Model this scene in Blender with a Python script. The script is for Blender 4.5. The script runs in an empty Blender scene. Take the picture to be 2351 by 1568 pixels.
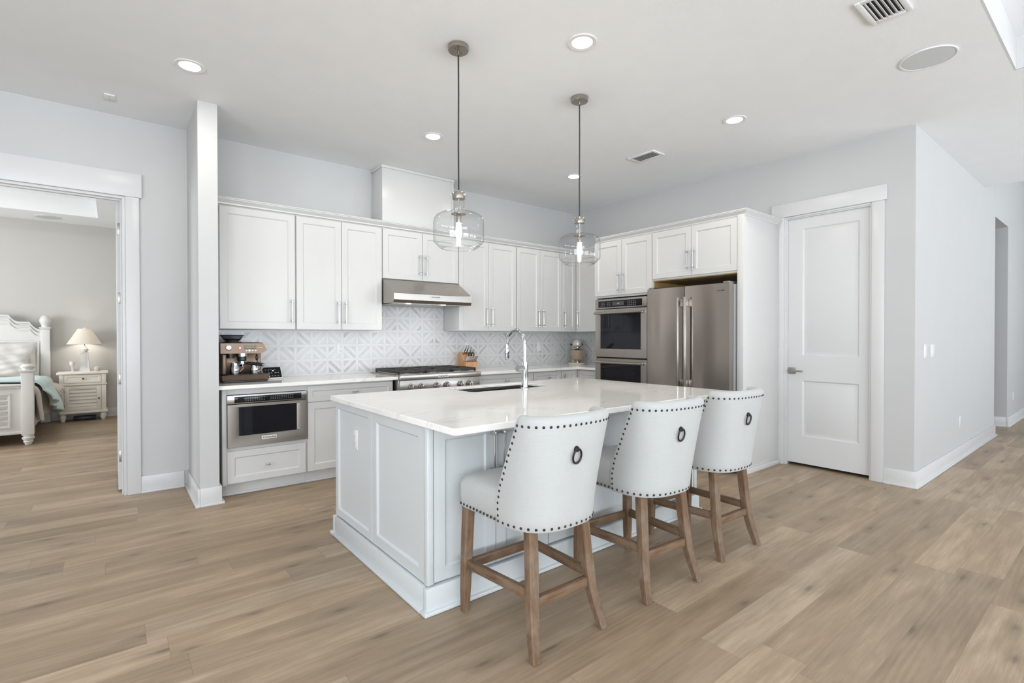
import bpy, bmesh, math, random
from mathutils import Vector, Matrix
random.seed(7)
C = bpy.context.scene.collection
PI = math.pi
scn = bpy.context.scene

# ---------------------------------------------------------------- camera
def make_camera():
    yaw, pitch, roll = [math.radians(a) for a in (38.4634, -0.5145, -0.0675)]
    fw = Vector((math.sin(yaw) * math.cos(pitch), math.cos(yaw) * math.cos(pitch), math.sin(pitch)))
    rt = Vector((math.cos(yaw), -math.sin(yaw), 0))
    up = rt.cross(fw)
    rt2 = rt * math.cos(roll) + up * math.sin(roll)
    up2 = up * math.cos(roll) - rt * math.sin(roll)
    cd = bpy.data.cameras.new('camera')
    cd.sensor_width = 36.0
    cd.sensor_fit = 'HORIZONTAL'
    cd.lens = 1153.21 / 2351 * 36
    cd.clip_start = 0.05
    co = bpy.data.objects.new('camera', cd)
    m = Matrix((rt2, up2, -fw)).transposed().to_4x4()
    m.translation = (0, 0, 1.2755)
    co.matrix_world = m
    C.objects.link(co)
    scn.camera = co
make_camera()

# ---------------------------------------------------------------- world, exposure, daylight
scn.view_settings.view_transform = 'Standard'
scn.view_settings.look = 'None'
scn.view_settings.gamma = 1.0
scn.view_settings.use_curve_mapping = False
scn.view_settings.exposure = -0.31
scn.render.film_transparent = False
cy = scn.cycles
cy.max_bounces = 12
cy.diffuse_bounces = 8
cy.glossy_bounces = 6
cy.transmission_bounces = 8
cy.transparent_max_bounces = 24
cy.caustics_reflective = False
cy.caustics_refractive = False
cy.sample_clamp_indirect = 6.0
cy.use_denoising = True
cy.denoiser = 'OPENIMAGEDENOISE'

def make_world():
    w = bpy.data.worlds.new('daylight')
    scn.world = w
    w.use_nodes = True
    bg = w.node_tree.nodes['Background']
    bg.inputs[0].default_value = (0.86, 0.93, 1.0, 1)
    bg.inputs[1].default_value = 1.6
make_world()

def area(name, loc, rot, sx, sy, energy, col, shape='RECTANGLE', parent=None):
    l = bpy.data.lights.new(name, 'AREA')
    l.shape = shape
    l.size = sx
    if shape in ('RECTANGLE', 'ELLIPSE'):
        l.size_y = sy
    l.energy = energy
    l.color = col
    o = bpy.data.objects.new(name, l)
    C.objects.link(o)
    o.location = loc
    o.rotation_euler = rot
    if parent:
        o.parent = parent
    return o
DAY = (0.88, 0.94, 1.0)
# lamps added at unseen openings behind the camera (living room) and in the bedroom
UPT = math.radians(58)      # upward tilt of the added lamps, to brighten the ceiling
for wx, en in ((-2.3, 400), (1.6, 320), (5.6, 190), (9.4, 380)):
    area('window_daylight', (wx, -4.80, 1.30), (PI / 2 + UPT, 0, 0), 3.2, 2.2, en, DAY)
area('window_daylight', (-4.36, -1.2, 1.45), (PI / 2 + math.radians(30), 0, -PI / 2), 3.6, 2.2, 330, DAY)  # added fill from the unseen left side, aimed at left-facing surfaces
area('window_daylight', (-3.95, 7.7, 1.5), (PI / 2, 0, -PI / 2), 2.6, 1.9, 190, (0.98, 0.985, 1.0))  # added lamp out of view that brightens the bedroom

# ---------------------------------------------------------------- materials
def sock(node, v, i):
    if hasattr(v, 'is_linked'):
        node.id_data.links.new(v, node.inputs[i])
    else:
        node.inputs[i].default_value = v

class NT:
    def __init__(s, name):
        s.m = bpy.data.materials.new(name)
        s.m.use_nodes = True
        s.t = s.m.node_tree
        s.b = s.t.nodes['Principled BSDF']
        s.out = s.t.nodes['Material Output']
    def n(s, typ, **kw):
        nd = s.t.nodes.new(typ)
        for k, v in kw.items():
            setattr(nd, k, v)
        return nd
    def math(s, op, a, b=0.0, c=None):
        nd = s.n('ShaderNodeMath', operation=op)
        sock(nd, a, 0); sock(nd, b, 1)
        if c is not None: sock(nd, c, 2)
        return nd.outputs[0]
    def comb(s, x, y, z=0.0):
        nd = s.n('ShaderNodeCombineXYZ')
        sock(nd, x, 0); sock(nd, y, 1); sock(nd, z, 2)
        return nd.outputs[0]
    def noise(s, vec, scale, detail=3.0, rough=0.5, dist=0.0):
        nd = s.n('ShaderNodeTexNoise')
        if vec is not None: s.t.links.new(vec, nd.inputs['Vector'])
        nd.inputs['Scale'].default_value = scale
        nd.inputs['Detail'].default_value = detail
        nd.inputs['Roughness'].default_value = rough
        nd.inputs['Distortion'].default_value = dist
        return nd.outputs['Fac']
    def white(s, vec):
        nd = s.n('ShaderNodeTexWhiteNoise', noise_dimensions='3D')
        s.t.links.new(vec, nd.inputs['Vector'])
        return nd.outputs['Value']
    def ramp(s, fac, stops, interp='LINEAR'):
        nd = s.n('ShaderNodeValToRGB')
        cr = nd.color_ramp
        cr.interpolation = interp
        while len(cr.elements) < len(stops): cr.elements.new(0.5)
        for e, (p, c) in zip(cr.elements, stops):
            e.position = p
            e.color = (c[0], c[1], c[2], 1) if not isinstance(c, (int, float)) else (c, c, c, 1)
        s.t.links.new(fac, nd.inputs[0])
        return nd.outputs[0]
    def mix(s, fac, a, b, blend='MIX'):
        nd = s.n('ShaderNodeMix', data_type='RGBA', blend_type=blend)
        sock(nd, fac, 0)
        for v, i in ((a, 6), (b, 7)):
            if hasattr(v, 'is_linked'): s.t.links.new(v, nd.inputs[i])
            else: nd.inputs[i].default_value = (v[0], v[1], v[2], 1)
        return nd.outputs[2]
    def bump(s, h, strength=0.2, dist=0.002):
        nd = s.n('ShaderNodeBump')
        nd.inputs['Strength'].default_value = strength
        nd.inputs['Distance'].default_value = dist
        s.t.links.new(h, nd.inputs['Height'])
        s.t.links.new(nd.outputs[0], s.b.inputs['Normal'])
    def pos(s):
        g = s.n('ShaderNodeNewGeometry')
        sp = s.n('ShaderNodeSeparateXYZ')
        s.t.links.new(g.outputs['Position'], sp.inputs[0])
        return g.outputs['Position'], sp.outputs[0], sp.outputs[1], sp.outputs[2]
    def obj(s):
        return s.n('ShaderNodeTexCoord').outputs['Object']
    def set(s, **kw):
        for k, v in kw.items():
            i = s.b.inputs[k.replace('_', ' ')]
            if hasattr(v, 'is_linked'): s.t.links.new(v, i)
            elif isinstance(v, tuple): i.default_value = (v[0], v[1], v[2], 1)
            else: i.default_value = v

def paint(name, col, rough=0.5, var=0.015, scale=6.0, bump=0.0, bscale=120, metal=0.0, spec=0.5, coat=0.0):
    t = NT(name)
    o = t.obj()
    f = t.noise(o, scale, 4)
    t.set(Base_Color=t.ramp(f, [(0.3, tuple(c * (1 - var) for c in col)), (0.7, tuple(min(1, c * (1 + var)) for c in col))]),
          Roughness=rough, Metallic=metal, Specular_IOR_Level=spec)
    if coat: t.set(Coat_Weight=coat)
    if bump: t.bump(t.noise(o, bscale, 3), bump, 0.003)
    return t.m

def steel(name, col, rough=0.25, axis='z', aniso=0.5, amp=0.06, rot=0.0):
    t = NT(name)
    o = t.obj()
    mp = t.n('ShaderNodeMapping')
    mp.inputs['Scale'].default_value = {'z': (220, 220, 2), 'x': (2, 220, 220), 'y': (220, 2, 220)}[axis]
    t.t.links.new(o, mp.inputs[0])
    f = t.noise(mp.outputs[0], 1.0, 3)
    t.set(Base_Color=t.ramp(f, [(0.3, tuple(c * 0.965 for c in col)), (0.7, col)]), Metallic=1.0,
          Roughness=t.math('MULTIPLY_ADD', f, amp * 2, rough - amp), Anisotropic=aniso, Anisotropic_Rotation=rot)
    return t.m

def emit(name, col, strength):
    t = NT(name)
    f = t.noise(t.obj(), 3.0, 1)
    t.set(Base_Color=(0.03, 0.03, 0.03), Emission_Color=t.ramp(f, [(0.0, tuple(c * 0.98 for c in col)), (1.0, col)]), Emission_Strength=strength)
    return t.m

M = {}
M['wall'] = paint('wall_paint', (0.505, 0.51, 0.512), 0.55, 0.01, 3, 0.05, 160, spec=0.3)
M['bedwall'] = paint('bedroom_paint', (0.53, 0.525, 0.505), 0.55, 0.01, 3, 0.05, 160, spec=0.3)
M['ceil'] = paint('ceiling_paint', (0.795, 0.815, 0.83), 0.7, 0.012, 5, 0.22, 70, spec=0.2)
M['trim'] = paint('trim_paint', (0.60, 0.603, 0.61), 0.32, 0.008, 4, spec=0.4)
M['cab'] = paint('cabinet_lacquer', (0.585, 0.585, 0.58), 0.30, 0.008, 4, spec=0.45)
M['isl'] = paint('island_lacquer', (0.57, 0.60, 0.615), 0.34, 0.008, 4, spec=0.45)
M['ply'] = paint('raw_plywood', (0.36, 0.23, 0.09), 0.6, 0.2, 9)
M['dark'] = paint('dark_gap', (0.02, 0.02, 0.02), 0.6, 0.1)
M['black'] = paint('black_plastic', (0.018, 0.018, 0.02), 0.35, 0.1)
M['iron'] = paint('cast_iron', (0.03, 0.028, 0.027), 0.55, 0.2, 40, 0.1, 300)
M['glassblack'] = paint('black_glass', (0.008, 0.008, 0.011), 0.03, 0.1, spec=0.28)
M['steel'] = steel('brushed_steel', (0.42, 0.385, 0.355), 0.30, 'x')
M['sinksteel'] = steel('sink_steel', (0.20, 0.185, 0.17), 0.28, 'x')
M['fridgeside'] = paint('grey_enamel_side', (0.30, 0.305, 0.315), 0.4, 0.02)
M['bowl'] = steel('mixer_bowl_steel', (0.62, 0.52, 0.42), 0.2, 'z')
M['steelv'] = steel('brushed_steel_door', (0.40, 0.355, 0.32), 0.21, 'y', 0.9, amp=0.018, rot=0.25)
M['steell'] = steel('brushed_steel_light', (0.42, 0.40, 0.38), 0.30, 'x')
M['bronze'] = steel('warm_steel', (0.17, 0.122, 0.092), 0.40, 'x')
M['nickel'] = steel('brushed_nickel', (0.44, 0.405, 0.365), 0.22, 'z')
M['chrome'] = paint('chrome', (0.58, 0.59, 0.61), 0.07, 0.02, 5, metal=1.0)
M['handle'] = paint('polished_handle', (0.66, 0.67, 0.69), 0.14, 0.02, 5, metal=1.0)
M['hinge'] = paint('satin_hinge', (0.34, 0.32, 0.30), 0.35, 0.05, 20, metal=1.0)
M['darkmetal'] = paint('dark_metal', (0.035, 0.032, 0.03), 0.32, 0.1, 20, metal=0.7)
M['plastic'] = paint('white_plastic', (0.72, 0.725, 0.73), 0.28, 0.006)
M['grille'] = paint('speaker_cloth', (0.56, 0.585, 0.59), 0.8, 0.02, 200, 0.2, 900)
M['cord'] = paint('black_cord', (0.02, 0.02, 0.02), 0.6, 0.1, 200)
M['enamel'] = paint('cream_enamel', (0.62, 0.58, 0.50), 0.25, 0.01, coat=0.5)
M['cream'] = paint('cream_paint', (0.80, 0.76, 0.69), 0.4, 0.012, 5)
M['bedpaint'] = paint('bed_paint', (0.69, 0.69, 0.675), 0.38, 0.012, 5)
M['pewter'] = paint('dark_knob', (0.06, 0.05, 0.045), 0.35, 0.1, 20, metal=0.8)
M['lens'] = emit('led_lens', (1.0, 0.985, 0.96), 40.0)
M['bulb'] = emit('bulb_glow', (1.0, 0.90, 0.74), 22.0)
M['hoodled'] = emit('hood_led', (1.0, 0.96, 0.88), 10.0)
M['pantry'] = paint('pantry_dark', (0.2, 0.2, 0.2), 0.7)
M['screen'] = emit('dim_screen', (0.30, 0.31, 0.38), 0.12)
M['lcd'] = paint('lcd_glass', (0.16, 0.17, 0.13), 0.12, 0.05)
M['ink'] = paint('black_ink', (0.02, 0.02, 0.02), 0.4, 0.05)
M['mark'] = paint('grey_print', (0.42, 0.42, 0.44), 0.4, 0.05)
M['badge'] = paint('badge_plate', (0.66, 0.66, 0.655), 0.5, 0.01, 5)
M['woodblock'] = None

def mat_floor():
    t = NT('oak_planks')
    p, x, y, z = t.pos()
    W, L = 0.1773, 1.5
    ry = t.math('DIVIDE', t.math('SUBTRACT', y, 0.627), W)
    row = t.math('FLOOR', ry)
    fy = t.math('FRACT', ry)
    rr = t.white(t.comb(row, 3.7, 1.3))
    rx = t.math('ADD', t.math('DIVIDE', x, L), t.math('MULTIPLY', rr, 7.0))
    col = t.math('FLOOR', rx)
    fx = t.math('FRACT', rx)
    idv = t.comb(row, col, 0.5)
    r1 = t.white(idv)
    r2 = t.white(t.comb(col, row, 9.1))
    off = t.math('MULTIPLY', r1, 37.0)
    off2 = t.math('MULTIPLY', r2, 23.0)
    # long soft grain, fine pores, cathedral figure, knots
    g1 = t.noise(t.comb(t.math('ADD', t.math('MULTIPLY', x, 1.3), off), t.math('MULTIPLY', y, 7.0), off2), 1.5, 5, 0.6, 0.5)
    g2 = t.noise(t.comb(t.math('ADD', t.math('MULTIPLY', x, 5.0), off), t.math('MULTIPLY', y, 150.0), off2), 1.5, 4, 0.65, 0.0)
    g3 = t.noise(t.comb(t.math('ADD', t.math('MULTIPLY', x, 1.6), off2), t.math('MULTIPLY', y, 38.0), off), 1.5, 4, 0.6, 0.15)
    wv = t.n('ShaderNodeTexWave', wave_type='RINGS', rings_direction='SPHERICAL')
    wv.inputs['Scale'].default_value = 1.7
    wv.inputs['Distortion'].default_value = 4.0
    wv.inputs['Detail'].default_value = 2.5
    wv.inputs['Detail Scale'].default_value = 0.9
    t.t.links.new(t.comb(t.math('MULTIPLY', t.math('SUBTRACT', fx, t.math('MULTIPLY_ADD', r2, 0.8, 0.1)), 1.05), t.math('MULTIPLY', t.math('SUBTRACT', fy, t.math('MULTIPLY_ADD', r1, 1.6, -0.3)), 1.6), off), wv.inputs['Vector'])
    vo = t.n('ShaderNodeTexVoronoi', voronoi_dimensions='2D')
    vo.inputs['Scale'].default_value = 1.0
    t.t.links.new(t.comb(t.math('ADD', t.math('MULTIPLY', x, 2.0), off), t.math('MULTIPLY', y, 6.0), 0.0), vo.inputs['Vector'])
    pick = t.math('GREATER_THAN', t.white(vo.outputs['Color']), 0.62)
    kd = t.math('ADD', vo.outputs['Distance'], t.math('MULTIPLY', t.math('SUBTRACT', g3, 0.5), 0.16))
    knot = t.math('MULTIPLY', pick, t.ramp(kd, [(0.02, 1.0), (0.10, 0.35), (0.30, 0.0)]))
    tone = t.math('ADD', t.math('MULTIPLY', r1, 0.22), t.math('ADD', t.math('MULTIPLY', g1, 0.62), t.math('ADD', t.math('MULTIPLY', g2, 0.30), t.math('ADD', t.math('MULTIPLY', g3, 0.34), t.math('MULTIPLY', wv.outputs['Fac'], 0.075)))))
    c = t.ramp(tone, [(0.46, (0.205, 0.150, 0.100)), (0.80, (0.335, 0.255, 0.180)), (1.14, (0.455, 0.357, 0.260))])
    tint = t.mix(t.math('MULTIPLY', r2, 0.5), c, t.mix(1.0, c, (1.05, 0.99, 0.88), 'MULTIPLY'))
    c2 = t.mix(t.math('MULTIPLY', knot, 0.7), tint, (0.115, 0.085, 0.062))
    ey = t.math('LESS_THAN', t.math('MINIMUM', fy, t.math('SUBTRACT', 1.0, fy)), 0.0045)
    ex = t.math('LESS_THAN', t.math('MINIMUM', fx, t.math('SUBTRACT', 1.0, fx)), 0.0007)
    e = t.math('MAXIMUM', ey, ex)
    c3 = t.mix(t.math('MULTIPLY', e, 0.5), c2, (0.13, 0.10, 0.075))
    t.set(Base_Color=c3, Roughness=t.math('MULTIPLY_ADD', g2, 0.15, 0.36), Specular_IOR_Level=0.35)
    t.bump(t.math('SUBTRACT', t.math('MULTIPLY', g2, 0.3), e), 0.15, 0.001)
    return t.m
M['floor'] = mat_floor()

def mat_quartz():
    t = NT('white_quartz')
    p, x, y, z = t.pos()
    n1 = t.noise(t.comb(t.math('MULTIPLY', x, 0.7), t.math('MULTIPLY', y, 2.0), z), 1.6, 6, 0.6, 1.2)
    v = t.math('ABSOLUTE', t.math('SUBTRACT', n1, 0.5))
    vein = t.ramp(v, [(0.0, 1.0), (0.018, 0.0)])
    n2 = t.noise(p, 3.0, 5, 0.6)
    msk = t.ramp(n2, [(0.48, 0.0), (0.62, 1.0)])
    c = t.ramp(n2, [(0.35, (0.80, 0.785, 0.765)), (0.65, (0.845, 0.835, 0.82))])
    c = t.mix(t.math('MULTIPLY', t.math('MULTIPLY', vein, msk), 0.45), c, (0.45, 0.43, 0.41))
    fl = t.ramp(t.noise(p, 160, 2), [(0.70, 0.0), (0.74, 1.0)])
    c = t.mix(t.math('MULTIPLY', fl, 0.12), c, (0.5, 0.48, 0.46))
    t.set(Base_Color=c, Roughness=0.07, Specular_IOR_Level=0.55)
    return t.m
M['quartz'] = mat_quartz()

def mat_tile(name, axis):
    t = NT(name)
    p, x, y, z = t.pos()
    PX, PZ = 0.1535, 0.1455
    if axis == 'x': u = t.math('DIVIDE', t.math('SUBTRACT', x, 2.309), PX)
    else: u = t.math('DIVIDE', t.math('SUBTRACT', 5.142 - 0.04, y), PX)
    v = t.math('DIVIDE', t.math('SUBTRACT', z, 1.338), PZ)
    a = t.math('SUBTRACT', u, t.math('ROUND', u))
    b = t.math('SUBTRACT', v, t.math('ROUND', v))
    aa, ab = t.math('ABSOLUTE', a), t.math('ABSOLUTE', b)
    hw = 0.092
    sv = t.math('LESS_THAN', aa, hw)
    sh = t.math('LESS_THAN', ab, hw)
    strip = t.math('MAXIMUM', sv, sh)
    cu, cv = t.math('FLOOR', u), t.math('FLOOR', v)
    par = t.math('MODULO', t.math('ADD', t.math('ADD', cu, cv), 200.0), 2.0)
    fu, fv = t.math('FRACT', u), t.math('FRACT', v)
    s = t.math('DIVIDE', t.math('SUBTRACT', fu, 0.5), 0.5 - hw)
    w = t.math('DIVIDE', t.math('SUBTRACT', fv, 0.5), 0.5 - hw)
    sg = t.math('SUBTRACT', t.math('MULTIPLY', par, 2.0), 1.0)      # +1 / -1
    d = t.math('MULTIPLY', t.math('ADD', s, t.math('MULTIPLY', w, sg)), 0.5)
    dd = t.math('ABSOLUTE', d)
    band = t.math('ROUND', t.math('MULTIPLY', d, 3.0))              # -3..3 : piece number
    rnd = t.white(t.comb(cu, cv, band))
    iswhite = t.math('MULTIPLY', t.math('GREATER_THAN', dd, 0.165), t.math('LESS_THAN', dd, 0.5))
    vn = t.noise(t.comb(t.math('ADD', t.math('MULTIPLY', u, 1.0), t.math('MULTIPLY', rnd, 30)), v, rnd), 3.5, 5, 0.6, 1.0)
    vein = t.ramp(vn, [(0.30, 0.0), (0.75, 1.0)])
    rn2 = t.math('MULTIPLY_ADD', rnd, 0.75, t.math('MULTIPLY', vein, 0.35))
    grey = t.ramp(rn2, [(0.0, (0.62, 0.62, 0.62)), (0.55, (0.555, 0.56, 0.57)), (0.85, (0.49, 0.495, 0.51)), (1.05, (0.37, 0.375, 0.39))])
    whi = t.ramp(vein, [(0.0, (0.66, 0.655, 0.655)), (1.0, (0.61, 0.61, 0.615))])
    c = t.mix(iswhite, grey, whi)
    c = t.mix(strip, c, whi)
    lw = 0.010
    def near(val, at, wd): return t.math('LESS_THAN', t.math('ABSOLUTE', t.math('SUBTRACT', val, at)), wd)
    inside = t.math('SUBTRACT', 1.0, strip)
    l1 = t.math('MULTIPLY', inside, t.math('MAXIMUM', near(dd, 0.165, lw * 1.1), near(dd, 0.5, lw * 1.1)))
    l2 = t.math('MULTIPLY', near(aa, hw, lw), t.math('GREATER_THAN', ab, hw))
    l3 = t.math('MULTIPLY', near(ab, hw, lw), t.math('GREATER_THAN', aa, hw))
    l4 = t.math('MULTIPLY', near(t.math('SUBTRACT', aa, ab), 0.0, lw * 1.3), t.math('MULTIPLY', sv, sh))
    line = t.math('MAXIMUM', t.math('MAXIMUM', l1, l2), t.math('MAXIMUM', l3, l4))
    c = t.mix(t.math('MULTIPLY', line, 0.55), c, (0.45, 0.455, 0.47))
    t.set(Base_Color=c, Roughness=0.22, Specular_IOR_Level=0.45)
    t.bump(t.math('SUBTRACT', 1.0, line), 0.25, 0.0006)
    return t.m
M['tilex'] = mat_tile('marble_mosaic', 'x')
M['tiley'] = mat_tile('marble_mosaic_side', 'y')

def mat_fabric(name, col, sc=420.0):
    t = NT(name)
    o = t.obj()
    sp = t.n('ShaderNodeSeparateXYZ'); t.t.links.new(o, sp.inputs[0])
    hx = t.noise(t.comb(t.math('MULTIPLY', sp.outputs[0], 14.0), t.math('MULTIPLY', sp.outputs[1], 14.0), t.math('MULTIPLY', sp.outputs[2], sc)), 1.0, 3, 0.6)
    hz = t.noise(t.comb(t.math('MULTIPLY', sp.outputs[0], sc), t.math('MULTIPLY', sp.outputs[1], sc), t.math('MULTIPLY', sp.outputs[2], 14.0)), 1.0, 3, 0.6)
    h = t.math('ADD', hx, t.math('MULTIPLY', hz, 0.7))
    t.set(Base_Color=t.ramp(h, [(0.55, tuple(c * 0.93 for c in col)), (1.05, col)]), Roughness=0.9, Specular_IOR_Level=0.15, Sheen_Weight=0.15)
    t.bump(h, 0.22, 0.0012)
    return t.m
M['linen'] = mat_fabric('cream_linen', (0.455, 0.466, 0.462))
M['pillowcloth'] = mat_fabric('white_cotton', (0.66, 0.65, 0.625))
M['bluecloth'] = mat_fabric('pale_blue_cotton', (0.60, 0.74, 0.74))
M['beigecloth'] = mat_fabric('beige_cotton', (0.58, 0.53, 0.48))
M['whitecloth'] = mat_fabric('white_sheet', (0.68, 0.70, 0.71))

def mat_wood(name, c0, c1, c2, wash=0.4, sc=(26, 26, 2.2)):
    t = NT(name)
    o = t.obj()
    mp = t.n('ShaderNodeMapping'); mp.inputs['Scale'].default_value = sc
    t.t.links.new(o, mp.inputs[0])
    f = t.noise(mp.outputs[0], 2.2, 6, 0.6, 0.8)
    f2 = t.noise(o, 9.0, 4, 0.6, 0.4)
    c = t.ramp(f, [(0.3, c0), (0.6, c1)])
    c = t.mix(t.math('MULTIPLY', t.ramp(f2, [(0.4, 0.0), (0.7, 1.0)]), wash), c, c2)
    t.set(Base_Color=c, Roughness=0.55, Specular_IOR_Level=0.3)
    t.bump(f, 0.25, 0.001)
    return t.m
OAK = ((0.085, 0.048, 0.027), (0.180, 0.106, 0.060), (0.25, 0.20, 0.155))
M['oak'] = mat_wood('weathered_oak', *OAK, wash=0.55, sc=(34, 34, 2.2))
M['oakx'] = mat_wood('weathered_oak_rail', *OAK, wash=0.45, sc=(2.2, 34, 34))
M['oaky'] = mat_wood('weathered_oak_side_rail', *OAK, wash=0.45, sc=(34, 2.2, 34))
M['woodblock'] = mat_wood('beech_block', (0.42, 0.20, 0.085), (0.56, 0.30, 0.15), (0.60, 0.40, 0.27), 0.5)

def mat_glass(name, tint=(0.985, 0.99, 0.99), edge=(0.72, 0.74, 0.75), refl=1.0):
    t = NT(name)
    lw = t.n('ShaderNodeLayerWeight'); lw.inputs['Blend'].default_value = 0.5
    nz = t.noise(t.obj(), 14, 2)
    tr = t.n('ShaderNodeBsdfTransparent')
    t.t.links.new(t.mix(t.math('POWER', lw.outputs['Facing'], 3.0), tint, edge), tr.inputs[0])
    gl = t.n('ShaderNodeBsdfGlossy'); gl.inputs['Roughness'].default_value = 0.02
    bp = t.n('ShaderNodeBump'); bp.inputs['Strength'].default_value = 0.06; bp.inputs['Distance'].default_value = 0.004
    t.t.links.new(nz, bp.inputs['Height']); t.t.links.new(bp.outputs[0], gl.inputs['Normal'])
    mx = t.n('ShaderNodeMixShader')
    t.t.links.new(t.math('MULTIPLY_ADD', t.math('POWER', lw.outputs['Facing'], 5.0), 0.6 * refl, 0.045 * refl), mx.inputs[0])
    t.t.links.new(tr.outputs[0], mx.inputs[1]); t.t.links.new(gl.outputs[0], mx.inputs[2])
    t.t.links.new(mx.outputs[0], t.out.inputs[0])
    return t.m
M['glass'] = mat_glass('clear_glass')
M['smoke'] = mat_glass('smoked_plastic', (0.72, 0.72, 0.74), (0.30, 0.30, 0.31))
M['pane'] = mat_glass('window_pane', refl=0.6)

def mat_shade():
    t = NT('lamp_shade_cloth')
    f = t.noise(t.obj(), 60, 3)
    t.set(Base_Color=t.ramp(f, [(0.3, (0.80, 0.77, 0.71)), (0.7, (0.85, 0.83, 0.78))]), Roughness=0.9)
    tl = t.n('ShaderNodeBsdfTranslucent'); tl.inputs[0].default_value = (0.9, 0.86, 0.79, 1)
    mx = t.n('ShaderNodeMixShader'); mx.inputs[0].default_value = 0.35
    t.t.links.new(t.b.outputs[0], mx.inputs[1]); t.t.links.new(tl.outputs[0], mx.inputs[2])
    t.t.links.new(mx.outputs[0], t.out.inputs[0])
    return t.m
M['shade'] = mat_shade()

# ---------------------------------------------------------------- mesh builder
def frame(o, facing):
    U, V, N = {'-y': ((1, 0, 0), (0, 0, 1), (0, -1, 0)), '-x': ((0, -1, 0), (0, 0, 1), (-1, 0, 0)),
               '+x': ((0, 1, 0), (0, 0, 1), (1, 0, 0)), '+y': ((-1, 0, 0), (0, 0, 1), (0, 1, 0)),
               '-z': ((1, 0, 0), (0, -1, 0), (0, 0, -1))}[facing]
    m = Matrix((U, V, N)).transposed().to_4x4()
    m.translation = o
    return m

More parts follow.
